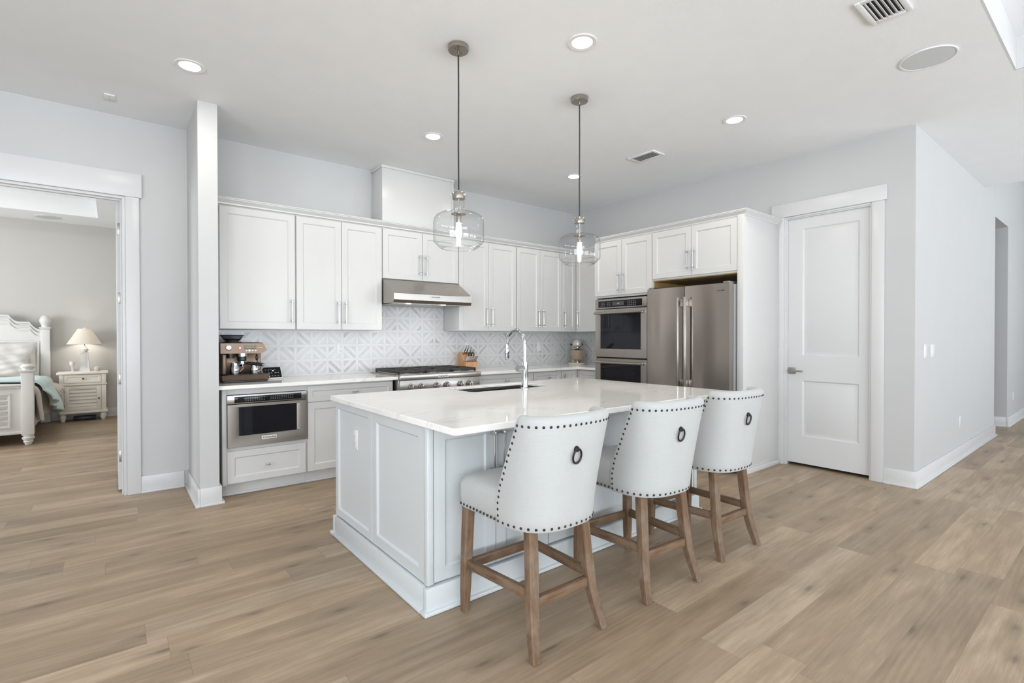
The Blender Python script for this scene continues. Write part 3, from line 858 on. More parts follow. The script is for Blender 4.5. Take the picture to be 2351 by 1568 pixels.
# chase above the hood cabinet
r = thing('hood_chase', 'white boxed chase rising from the range hood cabinet to the ceiling', 'duct cover', (2.6, YB, 2.45))
CH0, CH1, CHY = 2.172, 3.020, YB - 0.27
mk('panel', G().box(CH0, CH1, CHY, YB - 0.0005, 2.4485, H - 0.0005, 0.001), M['cab'], r)
g = G()
g.box(CH0 - 0.012, CH1 + 0.012, CHY - 0.012, CHY - 0.0003, H - 0.028, H - 0.001, 0.003)
g.box(CH0 - 0.012, CH0 - 0.0003, CHY - 0.0003, YB - 0.001, H - 0.028, H - 0.001, 0.003)
g.box(CH1 - 0.018, CH1 + 0.006, CHY - 0.007, CHY - 0.0003, 2.449, H - 0.0285, 0.002)
mk('edge_moulding', g, M['cab'], r)

# tall oven tower
XT = 4.53
FXT = frame((XT + 0.019, 0, 0), '-x')
TYa, TYb = 3.2905, 4.1125
r = thing('oven_cabinet', 'tall white cabinet holding the double wall oven with two doors above', 'cabinet', (4.9, 3.7, 0))
g = G()
ZO0, ZO1 = 0.32, 1.722
g.box(XT + 0.0195, XR - 0.0005, TYb - 0.02, TYb, 0.0005, Z1, 0.001); g.box(XT + 0.0195, XR - 0.0005, TYa, TYa + 0.02, 0.0005, Z1, 0.001)
g.box(XT + 0.0195, XR - 0.0005, TYa + 0.02, TYb - 0.02, ZO1 + 0.012, Z1, 0.001); g.box(XT + 0.0195, XR - 0.0005, TYa + 0.02, TYb - 0.02, 0.1, ZO0 - 0.01, 0.001)
g.box(XT + 0.0195, XT + 0.038, TYa + 0.02, TYa + 0.05, ZO0, ZO1 + 0.012); g.box(XT + 0.0195, XT + 0.038, TYb - 0.032, TYb - 0.02, ZO0, ZO1 + 0.012)
mk('body', g, M['cab'], r)
door(r, FXT, -TYb + 0.004, -3.705, 1.757, Z1 - 0.022, 0.019, hand=(-3.738, 1.785, 2.000))
door(r, FXT, -3.701, -TYa - 0.004, 1.757, Z1 - 0.022, 0.019, hand=(-3.668, 1.785, 2.000))
door(r, FXT, -TYb + 0.004, -TYa - 0.004, 0.11, ZO0 - 0.016, 0.019, name='drawer')
# refrigerator surround: cabinet above, plywood-lined alcove and end panel
r = thing('fridge_cabinet', 'white two-door cabinet above the refrigerator', 'cabinet', (4.9, 2.82, 1.87))
FYa, FYb = 2.349, 3.2895
mk('body', G().box(XT + 0.0195, XR - 0.0005, FYa + 0.0005, FYb, 1.875, Z1, 0.001), M['cab'], r)
mk('underside_panel', G().box(XT + 0.022, XR - 0.002, FYa + 0.001, FYb - 0.001, 1.866, 1.8745), M['ply'], r, plabel='bare plywood underside')
door(r, FXT, -FYb + 0.004, -2.826, 1.892, Z1 - 0.022, 0.019, hand=(-2.859, 1.945, 2.150))
door(r, FXT, -2.822, -FYa - 0.004, 1.892, Z1 - 0.022, 0.019, hand=(-2.789, 1.945, 2.150))
r = thing('end_panel', 'tall white end panel closing the refrigerator alcove beside the pantry door', 'panel', (4.9, 2.32, 0))
mk('board', G().box(XT, XR - 0.021, 2.289, FYa - 0.0005, 0.0005, Z1, 0.0015), M['cab'], r)
mk('shoe_moulding', G().box(XT + 0.01, XR - 0.03, 2.271, 2.2885, 0.0005, 0.045, 0.003), M['cab'], r)
mk('lining_board', G().box(XT + 0.04, XR - 0.04, FYb - 0.006, FYb - 0.0005, 0.1, 1.8655), M['ply'], r, plabel='bare plywood lining')
mk('crown_moulding', crown_path([(XT + 0.018, 4.084), (XT + 0.018, 2.289), (XR - 0.03, 2.289)]), M['cab'],
   label='white stepped crown moulding around the top of the oven and refrigerator cabinets', cat='moulding')

# base cabinets
YF = 4.51                                # base door face plane
FB = frame((0, YF + 0.019, 0), '-y')
ZC0, ZC1 = 0.866, 0.8965                 # worktop underside / top
def base_body(g, x0, x1):
    g.box(x0, x1, YF + 0.0195, YB - 0.0105, 0.1, ZC0 - 0.0005, 0.001)
    g.box(x0, x1, YF + 0.075, YF + 0.09, 0.0005, 0.0995)
    g.box(x0, x1, YF + 0.0625, YF + 0.0745, 0.0005, 0.019, 0.003)
r = thing('base_cabinet', 'white base cabinet with a wide bottom drawer under the microwave', 'cabinet', (1.0, 4.8, 0), 'white base cabinets')
g = G()
MX0, MX1, MZ0, MZ1 = 0.706, 1.304, 0.397, 0.812
g.box(0.668, 0.70, YF + 0.0, YB - 0.0105, 0.1, ZC0 - 0.0005, 0.001)
g.box(1.3055, 1.3125, YF + 0.0195, YB - 0.0105, 0.1, ZC0 - 0.0005)
g.box(0.70, 1.3055, YF + 0.0195, YB - 0.0105, 0.1, MZ0 - 0.004); g.box(0.70, 1.3055, YF + 0.0195, YB - 0.0105, MZ1 + 0.004, ZC0 - 0.0005)
g.box(0.668, 1.3125, YF + 0.075, YF + 0.09, 0.0005, 0.0995); g.box(0.668, 1.3125, YF + 0.0625, YF + 0.0745, 0.0005, 0.019, 0.003)
mk('body', g, M['cab'], r)
door(r, FB, 0.702, 1.302, 0.108, 0.366, 0.019, fw=0.052, knob=(1.0, 0.230), name='drawer')
r = thing('base_cabinet', 'white base cabinet between the microwave and the range top', 'cabinet', (1.72, 4.8, 0), 'white base cabinets')
g = G(); base_body(g, 1.313, 2.122); mk('body', g, M['cab'], r)
door(r, FB, 1.318, 2.112, 0.712, 0.850, 0.019, fw=0.042, knob=(1.735, 0.779), name='drawer')
door(r, FB, 1.318, 1.714, 0.108, 0.706, 0.019, hand=(1.682, 0.45, 0.667)); door(r, FB, 1.718, 2.112, 0.108, 0.706, 0.019, hand=(1.75, 0.45, 0.667))
r = thing('base_cabinet', 'white base cabinet carrying the range top', 'cabinet', (2.6, 4.8, 0), 'white base cabinets')
g = G(); g.box(2.1225, 3.0955, YF + 0.0195, YB - 0.0105, 0.1, 0.68, 0.001); g.box(2.1225, 3.0955, YF + 0.075, YF + 0.09, 0.0005, 0.0995); mk('body', g, M['cab'], r)
door(r, FB, 2.13, 2.607, 0.108, 0.672, 0.019, hand=(2.575, 0.42, 0.637)); door(r, FB, 2.611, 3.09, 0.108, 0.672, 0.019, hand=(2.643, 0.42, 0.637))
r = thing('base_cabinet', 'white drawer cabinet right of the range top, below the knife block', 'cabinet', (3.5, 4.8, 0), 'white base cabinets')
g = G(); base_body(g, 3.096, 3.909); mk('body', g, M['cab'], r)
for z0, z1 in ((0.712, 0.850), (0.412, 0.706), (0.108, 0.406)):
    door(r, FB, 3.102, 3.903, z0, z1, 0.019, fw=0.042, knob=(3.498, (z0 + z1) / 2), name='drawer')
r = thing('base_cabinet', 'white base cabinet with one drawer next to the corner cupboard', 'cabinet', (4.14, 4.8, 0), 'white base cabinets')
g = G(); base_body(g, 3.910, 4.369); mk('body', g, M['cab'], r)
door(r, FB, 3.916, 4.363, 0.712, 0.850, 0.019, fw=0.042, knob=(4.145, 0.781), name='drawer')
door(r, FB, 3.916, 4.363, 0.108, 0.706, 0.019, hand=(3.95, 0.45, 0.667))
XB = XR - 0.61
r = thing('corner_base_cabinet', 'white corner base cabinet with two doors at a right angle below the stand mixer', 'cabinet', (4.9, 4.8, 0), 'white base cabinets')
g = G(); g.box(4.370, XR - 0.0105, YF + 0.0195, YB - 0.0105, 0.1, ZC0 - 0.0005, 0.001); g.box(XB + 0.0195, XR - 0.0105, 4.113, YF + 0.019, 0.1, ZC0 - 0.0005, 0.001)
g.box(4.370, XB + 0.09, YF + 0.075, YF + 0.09, 0.0005, 0.0995); g.box(XB + 0.075, XB + 0.09, 4.113, YF + 0.09, 0.0005, 0.0995)
mk('body', g, M['cab'], r)
door(r, FB, 4.375, XB - 0.002, 0.108, 0.850, 0.019, fw=0.05, knob=(4.405, 0.79, 1))
door(r, frame((XB + 0.019, 0, 0), '-x'), -(YF - 0.002), -4.16, 0.108, 0.850, 0.019, fw=0.05)

# worktops
def slab(poly, z0, z1, b=0.003):
    def inset(k):
        c = []
        n = len(poly)
        for i in range(n):
            p, a, q = Vector(poly[i - 1]), Vector(poly[i]), Vector(poly[(i + 1) % n])
            d1, d2 = (a - p).normalized(), (q - a).normalized()
            n1, n2 = Vector((-d1.y, d1.x)), Vector((-d2.y, d2.x))
            m = (n1 + n2) / (1 + n1.dot(n2))
            c.append(a + m * k)
        return c
    g = G()
    I = inset(b)
    g.rings([[(p.x, p.y, z0) for p in I], [(p[0], p[1], z0 + b) for p in poly], [(p[0], p[1], z1 - b) for p in poly], [(p.x, p.y, z1) for p in I]])
    return g
YW = 4.447
mk('worktop', slab([(0.6348, YW), (2.1385, YW), (2.1385, YB - 0.0105), (0.6348, YB - 0.0105)], ZC0, ZC1), M['quartz'],
   label='white quartz worktop under the coffee machine, left of the range top', cat='worktop')
XW = XR - 0.66
mk('worktop', slab([(3.0795, YW), (XW, YW), (XW, 4.1145), (XR - 0.0105, 4.1145), (XR - 0.0105, YB - 0.0105), (3.0795, YB - 0.0105)], ZC0, ZC1), M['quartz'],
   label='white quartz worktop turning the corner under the stand mixer', cat='worktop')
# mosaic backsplash
g = G()
g.box(0.6345, XR - 0.0105, YB - 0.010, YB - 0.0005, ZC1 + 0.0003, Z0 - 0.0005); g.box(2.1405, 3.0485, YB - 0.010, YB - 0.0005, Z0 - 0.0005, 1.625)
mk('backsplash', g, M['tilex'], label='white and grey marble mosaic backsplash behind the range', cat='tiles')
mk('backsplash', G().box(XR - 0.010, XR - 0.0005, 4.113, YB - 0.0105, ZC1 + 0.0003, Z0 - 0.0005), M['tiley'],
   label='short return of marble mosaic backsplash between the corner and the ovens', cat='tiles')

# outlets and switches
def outlet(F, u, v, label, n=0.0, kind='outlet', tall=0.116, w=0.072, group='outlets and switches'):
    r = thing(kind, label, 'outlet' if kind == 'wall_outlet' else 'switch', F @ Vector((u, v, n)), group)
    g = G(F); g.box(u - w / 2, u + w / 2, v - tall / 2, v + tall / 2, n + 0.0004, n + 0.006, 0.002)
    mk('cover_plate', g, M['plastic'], r)
    g = G(F); g.box(u - 0.017, u + 0.017, v - 0.034, v + 0.034, n + 0.0062, n + 0.0085, 0.001)
    f = mk('receptacle' if kind == 'wall_outlet' else 'rocker', g, M['plastic'], r)
    if kind == 'wall_outlet':
        for dv in (-0.019, 0.019):
            g = G(F)
            for du in (-0.006, 0.006): g.box(u + du - 0.001, u + du + 0.001, v + dv - 0.0045, v + dv + 0.0045, n + 0.0086, n + 0.0088)
            g.cyl((u, v + dv - 0.011, n + 0.0086), (u, v + dv - 0.011, n + 0.0088), 0.0025, seg=8)
            mk('slots', g, M['dark'], f)
FW = frame((0, YB - 0.010, 0), '-y')
outlet(FW, 1.828, 1.16, 'white outlet in the mosaic between the coffee machine and the range top', kind='wall_outlet')
outlet(FW, 4.55, 1.145, 'white switch plate in the mosaic behind the faucet', kind='wall_switch')
outlet(FW, 3.375, 1.155, 'white outlet in the mosaic behind the knife block', kind='wall_outlet')
FH = frame((0, YC, 0), '-y')
outlet(FH, 5.583, 1.147, 'single white rocker switch on the hall wall near the corner', kind='wall_switch', w=0.12, tall=0.12)
outlet(FH, 5.825, 1.145, 'wider white rocker switch plate, second from the corner on the hall wall', kind='wall_switch', w=0.16, tall=0.12)
outlet(FH, 6.925, 0.385, 'white outlet low on the hall wall near the baseboard', kind='wall_outlet')
outlet(FH, 10.35, 0.40, 'white outlet low on the far hall wall past the dark opening', kind='wall_outlet')

# ================================================================ APPLIANCES
def badge(r, facing, loc, w, h, size, body='KitchenAid'):
    g = G(frame(loc, facing)); g.box(-w / 2, w / 2, -h / 2, h / 2, 0.0002, 0.003, 0.001)
    b = mk('badge', g, M['badge'], r)
    off = {'-y': Vector((0, -0.0032, 0)), '-x': Vector((-0.0032, 0, 0))}[facing]
    lettering('badge_lettering', body, size, M['ink'], b, facing, Vector(loc) + off)
# range hood
r = thing('range_hood', 'stainless steel range hood under the short cabinet', 'range hood', (2.6, YB, 1.62))
HB0, HB1 = 2.1415, 3.0480
prof = [(YB - 0.011, 1.871), (YU + 0.004, 1.871), (4.545, 1.712), (4.541, 1.706), (4.541, 1.645), (4.556, 1.614), (YB - 0.011, 1.626)]
mk('canopy', G().prism(prof, 'x', HB0, HB1), M['steel'], r, ang=20)
mk('front_strip', G().box(HB0 + 0.004, HB1 - 0.004, 4.5385, 4.5408, 1.648, 1.704), M['steell'], r)
mk('filter_panel', G().box(HB0 + 0.03, HB1 - 0.03, 4.62, YB - 0.04, 1.612, 1.6155), M['steell'], r)
badge(r, '-y', (2.602, 4.538, 1.685), 0.118, 0.028, 0.022)
mk('vent_slot', G().box(2.545, 2.66, 4.536, 4.5384, 1.656, 1.664), M['steell'], r)
for x in (2.33, 2.73):
    mk('lamp', G().cyl((x, 4.60, 1.6125), (x, 4.60, 1.6095), 0.026, seg=20), M['hoodled'], r)
    area('hood_lamp', (x - 2.6, 4.60 - YB, -0.012), (0, 0, 0), 0.05, 0.05, 1.2, (1, 0.95, 0.86), 'DISK', r)
# range top
r = thing('gas_cooktop', 'stainless steel gas range top with black iron grates and six knobs', 'range', (2.6, 4.75, 0.68))
RX0, RX1 = 2.1405, 3.0775
g = G(); g.box(RX0, RX1, 4.45, 5.06, 0.685, 0.903, 0.002); g.box(RX0 - 0.012, RX1 + 0.0015, 4.46, 5.05, 0.8972, 0.908, 0.002)
mk('body', g, M['steel'], r)
mk('bullnose', G().box(RX0, RX1, 4.405, 4.4497, 0.858, 0.9085, 0.006, 3), M['steell'], r)
cp = mk('control_panel', G().box(RX0 + 0.004, RX1 - 0.004, 4.425, 4.4497, 0.69, 0.857, 0.002), M['steell'], r)
badge(r, '-y', (2.612, 4.4048, 0.883), 0.118, 0.026, 0.021)
for x in (2.265, 2.376, 2.548, 2.667, 2.833, 2.942):
    g = G(frame((x, 4.425, 0.788), '-y'))
    g.lathe([(0.0, 0.0003), (0.034, 0.0003), (0.036, 0.004), (0.034, 0.010), (0.028, 0.011), (0.028, 0.014), (0.025, 0.036), (0.022, 0.040), (0.0, 0.040)], seg=24)
    k = mk('knob', g, M['steel'], r)
    g = G(frame((x, 4.425, 0.788), '-y')); g.box(-0.005, 0.005, -0.027, 0.027, 0.036, 0.050, 0.003); mk('grip', g, M['chrome'], k)
    g = G(frame((x, 4.425, 0.788), '-y')); g.cyl((0, 0.055, 0.0002), (0, 0.055, 0.0008), 0.002, seg=8); mk('dot_marking', g, M['ink'], cp)
mk('burner_pan', G().box(RX0 + 0.03, RX1 - 0.03, 4.475, 5.03, 0.9082, 0.9110), M['steel'], r)
for i in range(3):
    xc = RX0 + 0.165 + 0.304 * i
    for yc in (4.62, 4.89):
        g = G(); g.lathe([(0.0, 0.9112), (0.055, 0.9112), (0.052, 0.918), (0.032, 0.920), (0.032, 0.927), (0.0, 0.927)], (xc, yc, 0), 24)
        mk('burner', g, M['nickel'], r)
        mk('burner_cap', G().lathe([(0.0, 0.9272), (0.036, 0.9272), (0.037, 0.931), (0.03, 0.934), (0.0, 0.934)], (xc, yc, 0), 24), M['iron'], r)
    g = G(); a, b, c, d = xc - 0.150, xc + 0.150, 4.485, 5.02
    zt0, zt1 = 0.936, 0.950
    for yy in (c, d - 0.014): g.box(a, b, yy, yy + 0.014, 0.922, zt1, 0.003)
    for xx in (a, b - 0.014): g.box(xx, xx + 0.014, c + 0.014, d - 0.014, 0.922, zt1, 0.003)
    g.box(a + 0.014, b - 0.014, 4.748, 4.762, zt0, zt1, 0.003)
    for yc in (4.62, 4.89):
        for dx, dy in ((1, 0), (-1, 0), (0, 1), (0, -1)):
            if dx: x0_, x1_ = sorted((xc + dx * 0.03, xc + dx * 0.137)); g.box(x0_, x1_, yc - 0.006, yc + 0.006, zt0, zt1, 0.003)
            else: y0_, y1_ = sorted((yc + dy * 0.03, yc + dy * 0.125)); g.box(xc - 0.006, xc + 0.006, y0_, y1_, zt0, zt1, 0.003)
    for xx in (a, b - 0.018):
        for yy in (c, d - 0.018): g.box(xx, xx + 0.018, yy, yy + 0.018, 0.9112, 0.937, 0.002)
    mk('grate', g, M['iron'], r)
# microwave drawer
r = thing('microwave', 'built-in stainless steel microwave drawer with black window', 'microwave', (1.005, 4.8, MZ0))
YM = 4.49
mk('housing', G().box(MX0, MX1, YF + 0.0197, 5.02, MZ0, MZ1, 0.001), M['black'], r)
mk('control_frame', G().box(0.702, 1.306, YM + 0.006, YF + 0.019, 0.744, 0.8125, 0.002), M['steell'], r)
p = mk('control_panel', G().box(0.752, 1.262, YM + 0.003, YM + 0.0059, 0.752, 0.800, 0.001), M['glassblack'], r)
g = G()
for k in range(22):
    if k in (9, 10): continue
    for zz in (0.764, 0.776, 0.788):
        g.box(0.83 + k * 0.017, 0.838 + k * 0.017, YM + 0.0025, YM + 0.003, zz, zz + 0.002)
mk('key_markings', g, M['mark'], p)
g = G(frame((0, YM, 0), '-y'))
R = g.rect
g.rings([R(0.702, 1.306, MZ0 + 0.001, 0.740, -0.038), R(0.702, 1.306, MZ0 + 0.001, 0.740, -0.002), R(0.704, 1.304, MZ0 + 0.003, 0.738, 0.0),
         R(0.757, 1.254, 0.487, 0.717, 0.0), R(0.786, 1.226, 0.492, 0.712, -0.014)])
dr = mk('drawer_front', g, M['steel'], r)
mk('window', G().box(0.786, 1.226, YM + 0.0105, YM + 0.0138, 0.492, 0.712), M['glassblack'], dr)
badge(r, '-y', (1.005, YM - 0.0002, 0.455), 0.114, 0.028, 0.022)
# double wall oven
r = thing('double_oven', 'stainless steel double wall oven with black glass windows', 'oven', (4.8, 3.7, ZO0))
OY0, OY1 = 3.345, 4.086
FO = frame((XT - 0.012, 0, 0), '-x')
mk('housing', G().box(XT + 0.0397, 5.2, OY0 + 0.01, OY1 - 0.01, ZO0 + 0.002, ZO1 - 0.004), M['black'], r)
mk('side_gap', G().box(XT + 0.012, XT + 0.039, OY0 - 0.02, OY1 + 0.003, ZO0 + 0.002, ZO1), M['dark'], r)
g = G(FO); g.box(-OY1, -OY0, 1.605, 1.715, -0.024, 0.0, 0.002); mk('control_frame', g, M['steel'], r)
g = G(FO); g.box(-OY1 + 0.05, -OY0 - 0.062, 1.620, 1.695, 0.0002, 0.003, 0.001); p = mk('control_panel', g, M['glassblack'], r)
g = G(FO); g.box(-3.82, -3.655, 1.636, 1.680, 0.0031, 0.0035); sc_ = mk('display_screen', g, M['screen'], p)
lettering('display_lettering', '4:16', 0.018, M['plastic'], sc_, '-x', (XT - 0.0157, 3.735, 1.657), 0.0002)
g = G(FO)
for u in (-3.985, -3.90):
    for k in range(3):
        for j in range(2): g.box(u + j * 0.03, u + 0.018 + j * 0.03, 1.635 + k * 0.018, 1.6375 + k * 0.018, 0.0031, 0.0034)
for k in range(5):
    for j in range(3): g.box(-3.60 + k * 0.025, -3.592 + k * 0.025, 1.632 + j * 0.02, 1.638 + j * 0.02, 0.0031, 0.0034)
mk('key_markings', g, M['mark'], p)
def oven_door(z0, z1, w0, w1):
    g = G(FO); R = g.rect
    u0, u1 = -OY1, -OY0
    g.rings([R(u0, u1, z0, z1, -0.024), R(u0, u1, z0, z1, -0.002), R(u0 + 0.002, u1 - 0.002, z0 + 0.002, z1 - 0.002, 0.0),
             R(u0 + 0.052, u1 - 0.062, w0 - 0.006, w1 + 0.008, 0.0), R(u0 + 0.075, u1 - 0.09, w0, w1, -0.012)])
    d = mk('oven_door', g, M['steel'], r)
    g = G(FO); g.box(u0 + 0.075, u1 - 0.09, w0, w1, -0.0118, -0.009); mk('window', g, M['glassblack'], d)
    hz = z1 - 0.045
    g = G(FO)
    g.cyl((u0 + 0.025, hz, 0.050), (u1 - 0.045, hz, 0.050), 0.013, seg=16)
    for u in (u0 + 0.032, u1 - 0.056):
        g.box(u - 0.012, u + 0.012, hz - 0.012, hz + 0.012, 0.0003, 0.052, 0.003)
    mk('handle', g, M['steell'], d)
oven_door(1.040, 1.598, 1.142, 1.535)
oven_door(0.33, 1.024, 0.52, 0.965)
# refrigerator
r = thing('refrigerator', 'stainless steel french door refrigerator in the alcove', 'refrigerator', (4.8, 2.82, 0))
XFD = 4.415
mk('body', G().box(XFD + 0.085, 5.20, 2.362, 3.262, 0.03, 1.765, 0.004), M['fridgeside'], r)
FF = frame((XFD, 0, 0), '-x')
def fridge_door(u0, u1, z0, z1, hu=None, name='door'):
    g = G(FF); R = g.rect
    # gently bowed front
    n = 10; L = []
    for i in range(n + 1):
        t = i / n; u = u0 + (u1 - u0) * t
        bow = 0.006 * (1 - (2 * t - 1) ** 2)
        L.append((u, bow))
    ring = [(u, b) for u, b in L]
    poly0 = [(u, z0, b) for u, b in ring] + [(u1, z0, -0.075), (u0, z0, -0.075)]
    poly1 = [(u, z1, b) for u, b in ring] + [(u1, z1, -0.075), (u0, z1, -0.075)]
    g.rings([poly0, poly1])
    d = mk(name, g, M['steelv'], r, ang=50)
    if hu is not None:
        g = G(FF)
        g.box(hu - 0.0125, hu + 0.0125, 0.775, 1.665, 0.048, 0.070, 0.006, 3)
        for zz in (0.815, 1.61): g.box(hu - 0.011, hu + 0.011, zz - 0.035, zz + 0.035, 0.004, 0.050, 0.002)
        mk('handle', g, M['steell'], d)
    return d
fridge_door(-3.262, -2.826, 0.70, 1.772, -2.862)
fd = fridge_door(-2.820, -2.362, 0.70, 1.772, -2.784)
fridge_door(-3.262, -2.362, 0.06, 0.69, None, 'freezer_drawer')
lettering('door_lettering', 'KitchenAid', 0.019, M['ink'], fd, '-x', (XFD - 0.0045, 2.452, 1.706), 0.0002)
for y in (3.22, 2.40):
    mk('hinge_cover', G().box(XFD + 0.01, XFD + 0.16, y - 0.03, y + 0.03, 1.7725, 1.79, 0.004), M['hinge'], r)

# ================================================================ COUNTERTOP ITEMS
ZT = ZC1 + 0.0006
# coffee machine
r = thing('coffee_machine', 'warm steel espresso machine with grinder hopper on the worktop by the column', 'coffee machine', (0.86, 4.86, ZT))
g = G()
g.box(0.705, 1.045, 4.70, 5.03, ZT, ZT + 0.018, 0.006)
mk('base_foot', g, M['black'], r)
g = G(); g.rings([[(0.70, 4.69, ZT + 0.019), (1.05, 4.69, ZT + 0.019), (1.05, 5.04, ZT + 0.019), (0.70, 5.04, ZT + 0.019)],
                  [(0.695, 4.682, ZT + 0.062), (1.057, 4.682, ZT + 0.062), (1.057, 5.04, ZT + 0.062), (0.695, 5.04, ZT + 0.062)]])
mk('drip_tray', g, M['bronze'], r)
mk('drip_grid', G().box(0.735, 1.03, 4.70, 4.875, ZT + 0.0622, ZT + 0.066, 0.001), M['black'], r)
g = G(); g.box(0.70, 1.03, 4.88, 5.04, ZT + 0.0625, 1.1405, 0.008); mk('body', g, M['bronze'], r)
g = G(); g.box(0.70, 0.735, 4.72, 4.88, ZT + 0.0625, 1.1405, 0.012, 3); mk('side_column', g, M['bronze'], r)
g = G(frame((0, 0, 0), '-y'))
prof = [(0.688, 1.141), (0.985, 1.138), (1.030, 1.158), (1.034, 1.172), (1.012, 1.222), (1.004, 1.226), (0.688, 1.226)]
g = G(); g.prism(prof, 'y', 4.70, 5.045); mk('head', g, M['bronze'], r, ang=25)
mk('top_plate', G().box(0.690, 1.003, 4.703, 5.04, 1.2264, 1.2305, 0.002), M['black'], r)
FM = frame((0, 4.70, 0), '-y')
g = G(FM); g.box(0.862, 0.953, 1.176, 1.205, 0.0003, 0.002, 0.0008); mk('display_screen', g, M['lcd'], r)
g = G(FM); g.lathe([(0.0, 0.0003), (0.024, 0.0003), (0.024, 0.004), (0.019, 0.006), (0.018, 0.022), (0.0, 0.023)], (0.745, 1.19, 0), 24); mk('dial', g, M['chrome'], r)
for u, v, rr in ((0.832, 1.187, 0.008), (0.880, 1.163, 0.006), (0.903, 1.163, 0.010), (0.926, 1.163, 0.006), (0.949, 1.163, 0.006)):
    g = G(FM); g.lathe([(0.0, 0.0003), (rr, 0.0003), (rr * 0.9, 0.004), (0.0, 0.0045)], (u, v, 0), 16); mk('button', g, M['chrome'], r)
lettering('brand_lettering', 'Breville', 0.011, M['badge'], r, '-y', (0.985, 4.6994, 1.188), 0.0002)
hx, hy = 0.805, 4.90
g = G(); g.lathe([(0.072, 0.0), (0.074, 0.006), (0.052, 0.010), (0.050, 0.0115), (0.0, 0.0115)], (hx, hy, 1.2306), 28); mk('hopper_collar', g, M['chrome'], r)
g = G(); g.lathe([(0.052, 1.2425), (0.060, 1.2445), (0.086, 1.281), (0.087, 1.286), (0.083, 1.286), (0.057, 1.247), (0.048, 1.2425)], (hx, hy, 0), 28); mk('hopper', g, M['smoke'], r)
g = G(); g.lathe([(0.0, 1.2868), (0.091, 1.2868), (0.093, 1.291), (0.089, 1.296), (0.0, 1.297)], (hx, hy, 0), 28); mk('hopper_lid', g, M['black'], r)
g = G(); g.lathe([(0.0, 1.2430), (0.045, 1.2430), (0.060, 1.262), (0.0, 1.266)], (hx, hy, 0), 24); mk('coffee_beans', g, M['dark'], r)
g = G(); g.lathe([(0.0, 1.1402), (0.040, 1.1402), (0.040, 1.112), (0.034, 1.108), (0.0, 1.108)], (0.862, 4.80, 0), 24); mk('group_head', g, M['chrome'], r)
g = G(); g.lathe([(0.0, 1.1075), (0.036, 1.1075), (0.036, 1.078), (0.028, 1.072), (0.0, 1.072)], (0.862, 4.80, 0), 24); mk('portafilter_ring', g, M['black'], r)
g = G(); g.lathe([(0.0, 1.0715), (0.030, 1.0715), (0.030, 1.045), (0.018, 1.036), (0.014, 1.026), (0.0, 1.026)], (0.862, 4.80, 0), 24); mk('portafilter_basket', g, M['chrome'], r)
g = G(); g.tube([(0.880, 4.785, 1.052), (0.905, 4.76, 1.055), (0.945, 4.715, 1.05), (1.00, 4.665, 1.042)], [0.008, 0.013, 0.014, 0.015], 14); pf = mk('portafilter_handle', g, M['black'], r)
g = G(); g.cyl((1.0005, 4.6645, 1.042), (1.004, 4.661, 1.0415), 0.013, 0.012, 14); mk('handle_cap', g, M['chrome'], pf)
g = G(); g.lathe([(0.0, 1.1402), (0.028, 1.1402), (0.028, 1.10), (0.0, 1.10)], (0.775, 4.80, 0), 20); mk('grind_outlet', g, M['black'], r)
g = G(); g.tube([(0.975, 4.80, 1.139), (0.977, 4.795, 1.10), (0.985, 4.785, 1.02), (0.987, 4.78, 0.985)], 0.005, 10); g.ball((0.978, 4.795, 1.10), 0.012, (1, 1, 2.2), 14); mk('steam_wand', g, M['black'], r)
def milk_jug(x, y, z, label):
    r = thing('milk_jug', label, 'jug', (x, y, z))
    g = G(); g.lathe([(0.0, 0.0), (0.036, 0.0), (0.038, 0.004), (0.036, 0.05), (0.029, 0.085), (0.030, 0.098), (0.028, 0.098), (0.027, 0.085), (0.034, 0.05), (0.034, 0.006), (0.0, 0.005)], (x, y, z), 28)
    mk('body', g, M['chrome'], r)
    g = G(); g.tube([(x + 0.030, y - 0.005, z + 0.085), (x + 0.055, y - 0.012, z + 0.085), (x + 0.062, y - 0.014, z + 0.05), (x + 0.038, y - 0.006, z + 0.022)], 0.004, 10); mk('handle', g, M['chrome'], r)
milk_jug(0.955, 4.76, ZT + 0.0664, 'polished steel milk jug under the steam wand of the espresso machine')
milk_jug(0.80, 4.755, ZT + 0.0664, 'polished steel milk jug beside the espresso machine group head')
# smart display
r = thing('smart_display', 'small dark touch screen leaning on a white stand beside the espresso machine', 'tablet', (1.15, 4.93, ZT))
A = Matrix.Translation((1.135, 4.905, ZT)) @ Matrix.Rotation(0.12, 4, 'Z') @ Matrix.Rotation(-0.5, 4, 'X')
g = G(A); g.box(-0.085, 0.085, 0.0, 0.010, 0.004, 0.122, 0.004); mk('housing', g, M['plastic'], r)
g = G(A); g.box(-0.080, 0.080, -0.0015, -0.0001, 0.014, 0.119, 0.0005); s_ = mk('screen', g, M['glassblack'], r)
g = G(A)
for k in range(14):
    u = -0.06 + (k % 5) * 0.027 + random.uniform(-0.004, 0.004); v = 0.03 + (k // 5) * 0.03
    g.box(u, u + random.uniform(0.006, 0.016), -0.0022, -0.0016, v, v + 0.004)
mk('icon_markings', g, M['mark'], s_)
g = G(); g.box(1.075, 1.20, 4.93, 5.01, ZT, ZT + 0.012, 0.004); mk('stand', g, M['plastic'], r)
